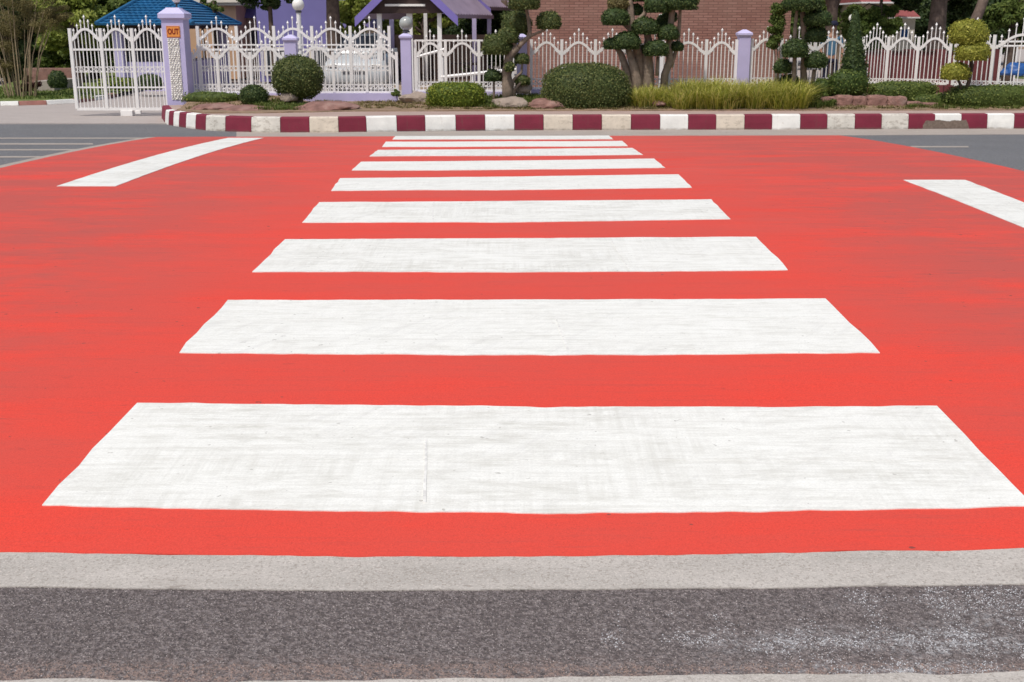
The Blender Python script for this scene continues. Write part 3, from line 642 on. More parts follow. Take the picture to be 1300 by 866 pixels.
# low arched fence between OUT pillar and the lavender pillar
def low(xsp, label, pk=44, cr=60, va=74, bo=117, pt=66, flat=None, rb=(107, 113), name='iron_fence', Y=FY, Y1=None, group='white arched iron fences', plinth=True, dz=.085):
    Y1 = Y1 or Y
    X = [(at(x, 80, Y + (Y1 - Y) * (x - xsp[0]) / (xsp[-1] - xsp[0]))) for x in xsp]
    P0, P1 = X[0], X[-1]; L = (P1 - P0).xy.length; tb = [(p - P0).xy.length / L for p in X]; px = xsp[0]
    z = lambda q: Zt(q, Y)
    t = ironwork(name, label, 'fence', P0, P1, tb, z(bo), z(va), z(cr), z(pk), z(pt), dz, 7, group, None if flat is None else z(flat),
                 rings=((z(rb[1]), z(rb[0])),), rails=((z(bo), .04),), postw=.058)
    if plinth:
        a, b = P0, P1; n_ = Vector((-(b - a).y, (b - a).x, 0)).normalized() * .09; m = M(); vs = []
        for zz in (.05, z(bo) - .024): vs += [Vector((q.x, q.y, zz)) + s for q, s in ((a, -n_), (b, -n_), (b, n_), (a, n_))]
        m.add(vs, [(0, 3, 2, 1), (4, 5, 6, 7), (0, 1, 5, 4), (1, 2, 6, 5), (2, 3, 7, 6), (3, 0, 4, 7)]); m.build('plinth', LAV, t)
    return t
low([243.5, 276, 318, 360], 'low white arched fence between the OUT pillar and the small half-hidden lavender pillar')
low([381, 423, 465, 503.5], 'low white arched fence between the round bush and the globe lamp pillar')
low([527.5, 565.8, 608, 651], 'white iron fence with flat top rail in front of the dark pavilion', 36, 55, 70, 115, 51, 51.5, (104, 110), dz=.1)
low([674.5, 713, 755.5, 798, 841, 883 if False else 870, 896, 934] if False else [674.5, 713, 755.5, 798, 850, 896, 934], 'white arched fence in front of the brick wall, behind the dome bush and tall topiary', 34.5, 54, 68, 112, 50, None, (100, 107))
low([953.5, 991, 1033.5, 1076], 'white arched fence right of the third lavender pillar, behind the twin topiaries', 32, 50, 63, 110, 49, None, (99, 106))
low([1094, 1126, 1164, 1205], 'white arched fence with dark maroon wall behind it, left of the golden topiary', 27.5, 48.5, 62, 105, 46.5, None, (99.5, 104.5), Y=24.6, Y1=24.0, dz=.08, plinth=False)
low([1212, 1260, 1330, 1410], 'wider white arched fence at the right end, behind the golden topiary and blue tarpaulin', 20.5, 44, 60, 108, 44, None, (102, 107), Y=23.6, Y1=22.0, dz=.11, plinth=False)

def pillar(px, ytop, ybase, wpx, label, Y=FY, capw=1.28, lamp=None):
    c = at(px, 80, Y); s = wpx * Y / F * .5; zt = Zt(ytop, Y, px); z0 = .1
    t = thing('pillar', label, 'pillar', (c.x, Y, z0), 'lavender gate and fence pillars'); h = s * 2
    cp = h * .62
    M().sqlathe((c.x, Y, 0), [(s, z0), (s, zt - cp)]).build('shaft', LAV, t)
    M().sqlathe((c.x, Y, 0), [(s * 1.06, zt - cp - .0), (s * capw, zt - cp + h * .16), (s * capw, zt - cp + h * .32), (s * .7, zt - h * .12), (s * .25, zt)]).build('cap', LAVCAP, t)
    return t
pillar(370.5, 44, 118, 14, 'small lavender pillar half hidden behind the large round bush', 24.35)
pillar(516, 41.5, 118, 12.5, 'lavender pillar topped by the greyed glass globe lamp')
pillar(662.5, 43, 118, 12.5, 'lavender pillar partly hidden by the cloud-pruned tree with the leaning trunk')
pillar(943, 37.5, 101, 14, 'lavender pillar standing clear in front of the brick wall')
# the big OUT pillar
PY = 24.0; c = at(225.5, 70, PY); s = 26.5 * PY / F / 2; t = thing('pillar', 'tall lavender pillar with orange OUT sign and white stone facing', 'pillar', (c.x, PY, -.06), 'lavender gate and fence pillars')
z = lambda q: Zt(q, PY, 225)
M().sqlathe((c.x, PY, 0), [(s, -.08), (s, z(25))]).build('shaft', LAV, t)
M().sqlathe((c.x, PY, 0), [(s * 1.02, z(25)), (s * 1.22, z(23)), (s * 1.22, z(17.5)), (s * .65, z(11)), (s * .6, z(9.8))]).build('cap', LAVCAP, t)
sm = M()
fx0, fx1, fz0, fz1 = c.x - s * .55, c.x + s * .55, z(126), z(48.5)
zz = fz0
while zz < fz1 - .01:
    h = random.uniform(.03, .045); h = min(h, fz1 - zz); x = fx0
    while x < fx1 - .005:
        wd = min(random.uniform(.035, .08), fx1 - x); d = random.uniform(.012, .03)
        sm.add([(x + .002, PY - s - .001, zz + .002), (x + wd - .002, PY - s - .001, zz + .002), (x + wd - .002, PY - s - .001, zz + h - .002), (x + .002, PY - s - .001, zz + h - .002),
                (x + wd * .2, PY - s - d, zz + h * .2), (x + wd * .8, PY - s - d * .8, zz + h * .25), (x + wd * .75, PY - s - d, zz + h * .8), (x + wd * .25, PY - s - d * .7, zz + h * .75)],
               [(0, 1, 5, 4), (1, 2, 6, 5), (2, 3, 7, 6), (3, 0, 4, 7), (4, 5, 6, 7)]); x += wd
    zz += h
sm.build('stone_facing', STONEW, t)['kind'] = 'stuff'
# sign
sg = thing('out_sign', 'orange sign reading OUT in dark red letters, on the tall pillar', 'sign', (c.x, PY - s - .012, z(40)))
sx0, sx1, sz0, sz1 = at(215.5, 40, PY).x, at(232.5, 40, PY).x, z(47.5), z(33)
M().box(sx0, sx1, PY - s - .016, PY - s - .001, sz0, sz1, .004).build('sign_plate', SIGNO, sg)
def text(txt, x, y, zc_, size, mat, parent, name='lettering', ex=.004, sx=1):
    cu = bpy.data.curves.new(name, 'FONT'); cu.body = txt; cu.size = size; cu.align_x = 'CENTER'; cu.align_y = 'CENTER'; cu.extrude = ex; cu.offset = .0035
    o = bpy.data.objects.new('tmp', cu); COL.objects.link(o); dg = bpy.context.evaluated_depsgraph_get(); me = bpy.data.meshes.new_from_object(o.evaluated_get(dg)); bpy.data.objects.remove(o)
    me.materials.clear(); L = ROOT[parent.name]
    for v in me.vertices: v.co = Vector((x + v.co.x * sx, y - v.co.z, zc_ + v.co.y)) - L
    return link(name, me, mat, parent)
text('OUT', (sx0 + sx1) / 2, PY - s - .019, (sz0 + sz1) / 2, .15, SIGNR, sg, sx=.70)
mm = M()
for a, b in (((sx0 + .012, sz0 + .012), (sx1 - .012, sz0 + .012)), ((sx0 + .012, sz1 - .012), (sx1 - .012, sz1 - .012)), ((sx0 + .012, sz0 + .012), (sx0 + .012, sz1 - .012)), ((sx1 - .012, sz0 + .012), (sx1 - .012, sz1 - .012))):
    mm.box(a[0] - .002, b[0] + .002, PY - s - .0185, PY - s - .0155, a[1] - .002, b[1] + .002)
mm.build('border_line', SIGNR, sg)
def globe_lamp(px, py, r, Y, label, mat, zbase, post=None, pw=.03, pmat=None):
    c = at(px, py, Y); rr = r * Y / F; t = thing('globe_lamp', label, 'lamp', (c.x, Y, zbase), None)
    M().sphere(c, rr).build('globe', mat, t, True)
    M().lathe((c.x, Y, 0), [(rr * .5, c.z - rr * 1.25), (rr * .55, c.z - rr * 1.1), (rr * .35, c.z - rr * .9)], 12).build('collar', METAL, t)
    M().lathe((c.x, Y, 0), [(pw, zbase), (pw, c.z - rr * 1.2)], 10).build('post', pmat or METAL, t)
    return t
globe_lamp(223.5, -2, 5.5, PY, 'globe lamp on top of the tall OUT pillar', GLOBE, z(9.8), pw=.02)
globe_lamp(515.5, 30, 8.5, FY, 'greyed glass globe lamp on the lavender pillar by the pavilion', SMOKE, Zt(41.5, FY), pw=.03)
globe_lamp(378.5, 6, 7.5, 26.5, 'white globe lamp on a pale post in front of the violet wall', GLOBE, .1, pw=.05, pmat=WIRON)
globe_lamp(1082.5, 23, 5, 27, 'white globe lamp among leaves above the cone-shaped conifer', GLOBE, .1, pw=.025, pmat=BARKD)

# ------------------------------------------------------------------ clipped shrubs, hedges, topiary
def blob(px, py, rx, ry, Y, dr=.85): c = at(px, py, Y); k = Y / F; return (c.x, Y, c.z, rx * k, rx * k * dr, ry * k)
def shrub(name, label, cat, blobs, mat, base_z=.3, **k):
    b = blobs[0]; t = thing(name, label, cat, (b[0], b[1], base_z), k.pop('group', None)); stem = k.pop('stem', None)
    foliage('foliage', mat, t, blobs, **k)
    if stem: M().tube([(b[0], b[1], base_z - .05), (b[0] + .02, b[1], b[2])], [stem, stem * .8], 8).build('stem', BARK, t)
    return t
shrub('round_bush', 'large round clipped bush on a short stem, before the small lavender pillar', 'bush', [blob(378, 99.5, 31.5, 28, 23.2)], L_MID, .25, dens=2200, size=.021, rough=.06, fuzz=.09, jit=.75, flat=.88, stem=.09, power=2.2)
shrub('round_bush', 'small round clipped bush beside the low dark hedge near the OUT pillar', 'bush', [blob(322.5, 122, 18, 14, 22.9)], L_DARK, .25, dens=2200, size=.021, rough=.08, fuzz=.1, jit=.75, flat=.9, stem=.04)
shrub('hedge', 'low ragged hedge at the foot of the fence right of OUT pillar', 'hedge', [blob(268, 125.5, 35, 8.5, 23.2, .4)], L_HEDGE, .25, dens=1800, size=.024, power=3, rough=.2, fuzz=.3, flat=.9)
shrub('box_bush', 'bright lime-green square-clipped bush in front of the pavilion fence', 'bush', [blob(579, 122.5, 36, 17, 22.7, .55)], L_LIME, .2, dens=2300, size=.022, power=3.4, rough=.07, fuzz=.14, flat=.95)
shrub('dome_bush', 'wide dark dome-shaped bush in front of the brick wall', 'bush', [blob(744, 118, 54.5, 36, 22.75, .75)], L_MID, .2, dens=2100, size=.020, power=2.75, rough=.035, fuzz=.07, jit=.75, flat=.53)
shrub('leafy_bush', 'loose leafy green bush below the cone-shaped conifer', 'bush', [blob(1076, 107, 25, 17, 23.1, .6), blob(1046, 112, 15, 12, 23.2, .6)], L_TREE, .25, dens=1500, size=.028, power=2.4, rough=.15, fuzz=.25, flat=.9)
shrub('hedge', 'low dark hedge behind the reddish stone edging', 'hedge', [blob(1145, 117, 42, 13, 23.3, .4)], L_HEDGE, .25, dens=2200, size=.02, power=4, rough=.08, fuzz=.12, flat=.95)
shrub('hedge', 'long low hedge at the right edge, beneath the last fence panel', 'hedge', [blob(1262, 124.5, 60, 15.5, 22.7, .3)], L_HEDGE, .25, dens=2200, size=.02, power=4, rough=.07, fuzz=.12, flat=.95)
shrub('hedge', 'short dark hedge around the foot of the golden topiary', 'hedge', [blob(1187, 130, 30, 10, 22.9, .3)], L_HEDGE, .2, dens=2000, size=.022, power=3, rough=.12, fuzz=.2, flat=.95)
# conifer
ck = thing('conifer', 'dark narrow cone-shaped conifer between two fence panels', 'tree', tuple(at(1084, 112, 23.5).xy) + (.3,))
foliage('foliage', L_DARK, ck, [blob(1084 + q * .12, 100 - q * 6.2, 18.5 - q * 1.08, 12, 23.5) for q in range(13)], dens=1000, size=.026, rough=.22, fuzz=.35, flat=1, jit=.9)
p = at(1084, 112, 23.5); M().tube([(p.x, 23.5, .25), (p.x, 23.5, 1.2)], [.05, .03]).build('trunk', BARKD, ck)
# slender shrub
sk = thing('slender_shrub', 'slender upright shrub with thin stems just right of the clear pillar', 'shrub', tuple(at(986, 105, 23.7).xy) + (.3,))
crown('foliage', L_TREE, sk, [blob(985, 38, 8, 18, 23.7), blob(988, 15, 7, 11, 23.7), blob(982, 54, 6, 8, 23.7)], 26, 170, .024, .6)
for dx in (-5, 0, 4): p0, p1 = at(986 + dx * .4, 106, 23.7), at(986 + dx, 40, 23.7); M().tube([p0, p0.lerp(p1, .5) + Vector((.02, 0, 0)), p1], [.014, .012, .008], 6).build('stem', BARK, sk)

def topiary(label, base, trunks, pads, mat=L_DARK, bark=BARK, Y=23.4, size=.023, dens=1900, dead=()):
    b0 = at(base[0], base[1], Y); t = thing('topiary_tree', label, 'tree', (b0.x, Y, b0.z), 'cloud-pruned topiary trees')
    for pts, r0, r1 in trunks:
        n = len(pts); P = [at(x, y, Y + dy) for x, y, dy in pts]; PP = []
        for i in range(n - 1):
            for q in range(4): PP.append(P[i].lerp(P[i + 1], q / 4) + Vector((noise.noise(Vector((i, q, pts[0][0]))) * .03, 0, 0)))
        PP.append(P[-1]); k = Y / F
        PP[0].z = min(PP[0].z - .08, .22) if pts[0][1] > 99 else PP[0].z - .02
        M().tube(PP, [(r0 + (r1 - r0) * i / (len(PP) - 1)) * k * (1 + .14 * noise.noise(Vector((i * .9, pts[0][0], 0)))) for i in range(len(PP))], 9).build('trunk' if r0 > 3.2 else 'branch', bark, t, True)
    for q in pads:
        px, py, rx, ry = q[:4]; rx *= 1.1; ry *= 1.08; dy = q[4] if len(q) > 4 else random.uniform(-.18, .1); fl_ = q[5] if len(q) > 5 else .55; mt = q[6] if len(q) > 6 else mat
        foliage('foliage_pad', mt, t, [blob(px, py, rx, ry, Y + dy)], dens=dens, size=size, rough=.09, flat=fl_, power=2.2, fuzz=.13, jit=.75)
    return t
topiary('cloud-pruned tree with leaning pale trunk beside the half-hidden second pillar', (644, 120),
        [([(645, 119, 0), (643, 95, 0), (646, 72, 0), (657, 60, 0)], 7.5, 4.5), ([(657, 60, 0), (673, 45, .05), (671, 25, .05), (667, 8, 0)], 3.2, 1.8), ([(646, 72, 0), (636, 62, -.05)], 3, 2), ([(657, 62, 0), (648, 48, 0)], 2.5, 2),
         ([(672, 46, .05), (692, 38, 0), (697, 30, 0)], 1.8, 1.2), ([(648, 105, 0), (662, 92, .05), (663, 80, 0)], 2, 1.2), ([(650, 118, 0), (662, 104, 0)], 2.4, 1.6)],
        [(665, 2, 17.5, 14.5), (697, 28.5, 14, 12.5), (656, 31, 17, 15, .3), (645, 47, 12.5, 11), (629, 59.5, 15.5, 14.5, -.1), (639, 62, 13, 10, .1), (662.5, 76, 8.5, 7.5), (663, 103, 9, 7, .1), (647, 86, 6, 7, -.2)], L_MID)
topiary('small lollipop topiary on a thin stem between lime bush and leaning trunk', (627, 122), [([(627, 121, 0), (627, 108, 0), (626.5, 98, 0)], 1.6, 1.2)], [(625.8, 97.5, 10, 8.5, 0)], L_DARK)
topiary('tall many-trunked cloud-pruned tree right of the dome bush', (810, 108),
        [([(800, 108, .1), (795, 88, .1), (788, 68, .1), (780, 57, .1)], 6, 2.5), ([(810, 108, 0), (804, 84, 0), (798, 64, 0), (797, 52, 0)], 6.5, 2.5), ([(823, 106, .1), (822, 75, .1), (823, 50, .05), (820, 36, -.05)], 8.5, 3), ([(814, 108, .15), (812, 76, .15), (805, 50, .1), (801, 25, .1), (799, 0, .1), (798, -20, .1)], 6.5, 4),
         ([(803, 32, .05), (818, 18, .05), (824, 0, .05)], 3, 2.4), ([(842, 100, .1), (850, 78, .1), (850, 50, .1), (854, 5, .0)], 5, 3.6), ([(852, 84, .1), (861, 55, .15), (864, 5, .05)], 2.6, 2), ([(834, 95, 0), (835, 72, 0)], 2.2, 1.8), ([(778, 24, .05), (790, 28, .1), (803, 40, .1)], 3, 3)],
        [(781, 24, 16, 11.5), (778, 57, 11, 8, .1), (796, 54, 15.5, 12.5, -.1), (819, 35.5, 15, 12, -.1), (834, 7, 15, 13, -.1), (842, 31, 9, 11, .3), (863, 4, 20, 12.5, -.05), (848, 43, 12, 11, -.1), (833, 63.5, 14, 11, -.15), (859, 60, 8, 6.5, .1),
         (808, -8, 14, 14, .2), (812, 66, 9, 8, .25), (850, 22, 9, 8, .3), (806, 14, 10, 8, .3), (786, 5, 13, 11, .15, .6, L_DRY)], L_DARK)
topiary('twin-stemmed cloud-pruned tree nearest the slender shrub', (1007, 120),
        [([(1005, 119, 0), (1008, 100, 0), (1009, 72, 0)], 3.6, 2.6), ([(1022, 116, .1), (1020, 90, .1), (1022, 60, .1), (1019, 15, .1)], 4.5, 3.4), ([(1008, 60, .05), (1010, 30, .05), (1012, 12, .05)], 2.6, 2), ([(1000, 100, .1), (995, 88, .1)], 1.6, 1.3), ([(1021, 50, .1), (1034, 34, .1)], 2, 1.5)],
        [(1019, 5, 22, 12), (1038, 25, 15.5, 11), (1036, 46, 12.5, 11), (1009, 64, 14.5, 13, -.15), (994, 86, 10.5, 10, .1), (1002, 103, 11, 8, .2)], L_DARK)
topiary('short lollipop topiary with pale stem, right of the twin-stemmed tree', (1031, 121), [([(1030, 121, 0), (1032, 104, 0), (1034, 88, 0)], 3.0, 2.4)], [(1036, 78.5, 12.5, 11.5, -.1)], L_DARK)
topiary('golden three-tiered topiary in front of the right-hand fence', (1222, 128), [([(1222, 128, 0), (1230, 104, 0), (1234, 84, 0), (1230, 60, 0), (1229, 42, 0)], 2.8, 1.8), ([(1222, 112, 0), (1213, 96, 0)], 1.8, 1.4)],
        [(1229.5, 44, 21.5, 17), (1234, 67, 19.5, 14.5), (1213, 93, 16, 12.5)], L_GOLD, BARKD, 22.6, .021, 1900)

# grass beds
def bedpts(poly, n, Y0, Y1, f=bedz):
    out = []
    for _ in range(n):
        x = random.uniform(poly[0], poly[1]); Y = random.uniform(Y0, Y1); p = at(x, 110, Y); out.append((p.x, p.y, f(p.x, p.y)))
    return out
def clumpy(x0, x1, Y0, Y1, nc, per, h, label, name, mat, seed, lean=.8):
    random.seed(seed); t = thing(name, label, 'grass', (at((x0 + x1) / 2, 110, (Y0 + Y1) / 2).x, (Y0 + Y1) / 2, .2)); pts = []; angs = []
    for _ in range(nc):
        x = random.uniform(x0, x1); Y = random.uniform(Y0, Y1); p = at(x, 110, Y)
        sink = random.uniform(0, .35) * h
        for _ in range(per): a = random.gauss(0, .035); b = random.gauss(0, .035); angs.append(math.atan2(b, a)); pts.append((p.x + a, p.y + b, bedz(p.x, p.y) - sink))
    o = blades('blades', mat, t, pts, h, .0074, lean, seed, ang=angs); o['kind'] = 'stuff'; t['kind'] = 'stuff'; return t
clumpy(856, 1022, 22.15, 23.5, 240, 70, .50, 'bed of yellow-green ornamental grass in front of the clear pillar', 'ornamental_grass', L_BLADE, 21, 1.05)
clumpy(806, 858, 22.4, 23.3, 70, 50, .38, 'yellow-green grass tufts under the tall many-trunked tree', 'ornamental_grass', L_BLADE, 22)
clumpy(322, 410, 21.9, 23.2, 120, 30, .11, 'short green weeds below the large round bush', 'ground_weeds', L_GRASS, 23)
clumpy(612, 700, 22.3, 24.0, 170, 34, .13, 'green weeds around the boulders and leaning trunk', 'ground_weeds', L_GRASS, 24)
clumpy(1018, 1062, 22.3, 23.3, 60, 32, .17, 'green weeds at the foot of the twin lollipop trees', 'ground_weeds', L_GRASS, 25)
clumpy(395, 540, 22.3, 24.1, 150, 26, .07, 'sparse dry grass on bare soil under the low fence', 'ground_weeds', L_DRY, 26)
clumpy(1150, 1300, 22.15, 22.7, 70, 30, .08, 'sparse grass along the bed below the right hedge', 'ground_weeds', L_GRASS, 27)
clumpy(235, 420, 21.9, 23.8, 200, 26, .06, 'dry weeds and brown litter on the soil near the curved kerb', 'ground_weeds', L_DRY, 31)
clumpy(540, 860, 22.05, 22.5, 160, 24, .06, 'dry grass fringe along the pavement below the lime bush and boulders', 'ground_weeds', L_DRY, 32)
clumpy(1040, 1200, 22.1, 22.5, 70, 22, .06, 'dry grass fringe along the pavement below the stone edging', 'ground_weeds', L_DRY, 33)
for px, py, rx, ry, Y, lb in ((800, 126, 16, 11, 22.7, 'dark leafy low plant between dome bush and yellow grass'), (1048, 128, 14, 9, 22.6, 'small leafy plant beside the reddish stone edging'), (505, 118, 9, 5, 24.0, 'tiny weed clump at the foot of the globe lamp pillar')):
    c = thing('low_plant', lb, 'plant', (at(px, py, Y).x, Y, .2)); crown('foliage', L_TREE, c, [blob(px, py, rx, ry, Y)], 10, 110, .022, .5)

# rocks
def rock(px, py, rx, ry, Y, mat, label, seed, dr=.8, name='boulder'):
    c = at(px, py, Y); k = Y / F; bm = bmesh.new(); bmesh.ops.create_icosphere(bm, subdivisions=3, radius=1)
    for v in bm.verts:
        d = v.co.copy(); q = 1 + .28 * noise.noise(d * 1.3 + Vector((seed, 0, 0))) + .10 * noise.noise(d * 4 + Vector((seed, 3, 0)))
        v.co = Vector((d.x * rx * k, d.y * rx * k * dr, max(d.z, -.5) * ry * k)) * q
    me = bpy.data.meshes.new(name); bm.to_mesh(me); bm.free(); o = link(name, me, mat); o.location = c
    return tag(o, label, 'rock', 'rocks in the planting bed')
rock(648, 132, 24, 9, 22.6, ROCKG, 'pale beige boulder in front of the leaning pale trunk', 3)
rock(695, 133.5, 27, 8, 22.5, ROCKR, 'reddish boulder with white patches just left of the dome bush', 8)
rock(664, 113, 11, 10, 23.6, ROCKG, 'small grey boulder behind, at the foot of the half-hidden pillar', 12)
rock(272, 137.5, 30, 6, 22.2, ROCKR, 'flat reddish slab stone right at the curved kerb corner', 15)
rock(310, 139.5, 34, 5, 22.1, ROCKR, 'flat reddish slab stone below the small round bush', 19)
rock(415, 137, 38, 7.5, 22.2, ROCKR, 'long reddish slab stone below and right of the large round bush', 23)
rock(368, 124, 11, 8, 23.0, ROCKG, 'small pale stone leaning on the stem of the round bush', 27)
rock(528, 126.5, 19, 9, 23.7, ROCKG, 'brownish grey stone between globe lamp pillar and lime bush', 31)
rock(836, 132, 10, 4, 22.4, ROCKR, 'small reddish brown stone left of the yellow grass bed', 35)
# reddish stone edging (right)
ed = thing('stone_edging', 'low reddish stone edging wall right of the yellow grass bed', 'wall', tuple(at(1100, 138, 22.6).xy) + (.18,))
for q, (x0, x1, yt) in enumerate(((1044, 1062, 123), (1061.5, 1083, 121), (1082.5, 1101, 122), (1100.5, 1127, 121), (1126.5, 1152, 122.5), (1151, 1172, 129), (1171, 1193, 130.5))):
    a, b = at(x0, 130, 22.62), at(x1, 130, 22.62); zt = Zt(yt, 22.62); bm = bmesh.new(); bmesh.ops.create_icosphere(bm, subdivisions=3, radius=1); C_ = Vector(((a.x + b.x) / 2, 22.72, (zt + .16) / 2)) - ROOT[ed.name]
    for v in bm.verts:
        d = v.co; k = (abs(d.x) ** 6 + abs(d.y) ** 6 + abs(d.z) ** 6) ** (1 / 6); n_ = 1 + .09 * noise.noise(d * 1.6 + Vector((q * 5, 0, 0))) + .05 * noise.noise(d * 5 + Vector((q, 9, 0)))
        v.co = C_ + Vector((d.x / k * (b.x - a.x) / 2, d.y / k * .14, d.z / k * (zt - .16) / 2)) * n_
    me = bpy.data.meshes.new('stone'); bm.to_mesh(me); bm.free(); link('stone', me, ROCKR, ed)

# ------------------------------------------------------------------ buildings
# brick wall building
BY = 31.0; xa, xb = at(672, 40, BY).x, at(1003, 40, BY).x
bw = thing('brick_building', 'red brick building wall behind the middle of the fence', 'building', ((xa + xb) / 2, BY, .1))
M().box(xa, xb, BY, BY + 9, .1, 4.6).build('wall', BRICK, bw)
M().box(xa - .25, xb + .25, BY - .3, BY + 9.3, 4.6, 4.8).build('eaves', CREAM, bw)
rw = M(); rw.add([(xa - .4, BY - .5, 4.8), (xb + .4, BY - .5, 4.8), (xb + .4, BY + 9.5, 4.8), (xa - .4, BY + 9.5, 4.8), (xa + 1.5, BY + 4.5, 6.6), (xb - 1.5, BY + 4.5, 6.6)], [(0, 1, 5, 4), (2, 3, 4, 5), (1, 2, 5), (3, 0, 4), (3, 2, 1, 0)]); rw.build('roof', MAUVE, bw)
# small white signs/pots seen between the topiary pads
pt = thing('white_pot', 'white square pot on a ledge glimpsed between the topiary pads', 'pot', tuple(at(842, 30, 26).xy) + (.1,))
m = M(); c = at(841.5, 30, 26); m.sqlathe((c.x, 26, 0), [(.05, Zt(30, 26)), (.085, Zt(19, 26)), (.075, Zt(18, 26))]); m.build('pot', WIRON, pt); M().box(c.x - .04, c.x + .04, 25.96, 26.04, .1, Zt(30.2, 26)).build('stand', WIRON, pt)

# tiled blue kiosk
KY = 33.0; C1 = at(245, 32, KY); C0 = at(122, 32, KY); C2 = at(305.5, 32, 38.7)
ze = C1.z; C0.z = C2.z = ze; crn = [C0, C1, C2, C0 + (C2 - C1)]; d4 = 5.7; cl_, cr_ = C0, C1
ki = thing('blue_roof_kiosk', 'small lavender gatehouse with blue tiled pyramid roof, behind the gate', 'building', ((C0.x + C1.x) / 2, KY + d4 / 2, -.06))
apex = at(203, -14, 35.8)
for k in range(4):
    A, B = crn[k], crn[(k + 1) % 4]; rows = 14; m = M(); nrm = (B - A).cross(apex - A).normalized()
    for r in range(rows):
        f0, f1 = r / rows, (r + 1) / rows; a0, b0 = A.lerp(apex, f0), B.lerp(apex, f0); a1, b1 = A.lerp(apex, f1), B.lerp(apex, f1)
        ncol = max(2, int((b0 - a0).length / .16) * 4); vs = []
        for i in range(ncol + 1):
            h = .022 * abs(math.sin(i * math.pi / 4)); vs += [a0.lerp(b0, i / ncol) + nrm * (h + .045), a1.lerp(b1, i / ncol) + nrm * (h + .005), a0.lerp(b0, i / ncol) + nrm * .0]
        fs = []
        for i in range(ncol): fs += [(3 * i, 3 * i + 3, 3 * i + 4, 3 * i + 1), (3 * i + 2, 3 * i + 5, 3 * i + 3, 3 * i)]
        m.add(vs, fs)
    o = m.build('tiled_roof_slope', BLUE, ki)
for k in range(4): M().tube([crn[k] + Vector((0, 0, .05)), apex + Vector((0, 0, .06))], .06, 8).build('hip_ridge', BLUE, ki)
M().box(cl_.x + .3, cr_.x - .3, KY + .3, KY + d4 - .3, cl_.z - .10, cl_.z + .0).build('ceiling', DARKW, ki)
for ix in (0, 1):
    for iy in (0, 1):
        x = (cl_.x + .45, cr_.x - .45)[ix]; y = (KY + .45, KY + d4 - .45)[iy]; M().box(x - .12, x + .12, y - .12, y + .12, -.06, cl_.z - .1).build('column', LAV, ki)
M().box(cl_.x + .5, cr_.x - .5, KY + .5, KY + d4 - .5, -.06, .75).build('wall', LAV, ki)
for q in range(4):
    b = cl_.x + .5 + q * .44; M().box(b, b + .36, KY + .9, KY + .96, .75, cl_.z - .12).build('window_pane', GLASSD, ki)
M().box(cl_.x + .55, cr_.x - .55, KY + .98, KY + 1.05, .75, cl_.z - .1).build('inner_wall', DARKW, ki)
hb = thing('round_bush', 'dark dome bush seen through the gate beside the gatehouse', 'bush', tuple(at(188, 108, 31).xy) + (-.06,)); foliage('foliage', L_DARK, hb, [blob(190, 106, 17, 12, 31)], dens=900, size=.03)
hb = thing('flower_hedge', 'low yellow and green hedge seen through the gate', 'hedge', tuple(at(150, 108, 31.4).xy) + (-.06,)); foliage('foliage', L_LIME, hb, [blob(150, 108, 26, 9, 31.4, .4)], dens=700, size=.035, power=3)
hb = thing('round_bush', 'small dark ball bush on the lawn left of the gate', 'bush', tuple(at(73, 103, 31).xy) + (.0,)); foliage('foliage', L_DARK, hb, [blob(73, 103, 12, 13, 31)], dens=1300, size=.025); 

# peach house with cornice
PHY = 40; a, b = at(262, 50, PHY), at(311, 50, PHY)
ph = thing('peach_house', 'peach house corner with white cornice behind the gatehouse roof', 'building', (a.x, PHY, .1))
M().box(a.x - 3, b.x - .25, PHY, PHY + 6, .0, Zt(7, PHY)).build('wall', PEACH, ph)
M().box(a.x - 3.2, b.x, PHY - .25, PHY + 6.2, Zt(7, PHY), Zt(3.5, PHY)).build('cornice', CREAM, ph)
M().box(a.x - 3.3, b.x + .12, PHY - .38, PHY + 6.3, Zt(3.5, PHY), Zt(-1, PHY)).build('cornice', CREAM, ph)
M().box(a.x - 3, b.x - .3, PHY + .05, PHY + 6, Zt(-1, PHY), Zt(-60, PHY)).build('upper_wall', PEACH, ph)
x0, x1 = at(272, 50, PHY).x, at(286, 50, PHY).x
wi = M().box(x0 - .06, x1 + .06, PHY - .04, PHY - .002, Zt(58, PHY), Zt(34, PHY)).build('window', CREAM, ph); M().box(x0, x1, PHY - .05, PHY - .043, Zt(57, PHY), Zt(35.5, PHY)).build('pane', GLASSD, wi)
a, b = at(303, 50, 41.5), at(352, 50, 41.5)
tn = thing('tan_house', 'tan house wall under a dark violet roof between peach house and violet wall', 'building', (a.x, 41.5, .1))
M().box(a.x, b.x, 41.5, 45, 0, Zt(23, 41.5)).build('wall', TAN, tn)
zr = Zt(23, 41.5); M().add([(a.x - .2, 41.2, zr), (b.x + .1, 41.2, zr), (b.x + .1, 43.5, zr + 1.8), (a.x - .2, 43.5, zr + 1.8), (a.x - .2, 45.8, zr), (b.x + .1, 45.8, zr)], [(0, 1, 2, 3), (3, 2, 5, 4), (0, 3, 4), (1, 5, 2), (0, 4, 5, 1)]).build('roof', VIOLET, tn)
x0, x1 = at(318, 50, 41.5).x, at(331, 50, 41.5).x
wi = M().box(x0 - .05, x1 + .05, 41.46, 41.498, Zt(60, 41.5), Zt(38, 41.5)).build('window', CREAM, tn); M().box(x0, x1, 41.45, 41.457, Zt(59, 41.5), Zt(39.5, 41.5)).build('pane', GLASSD, wi)
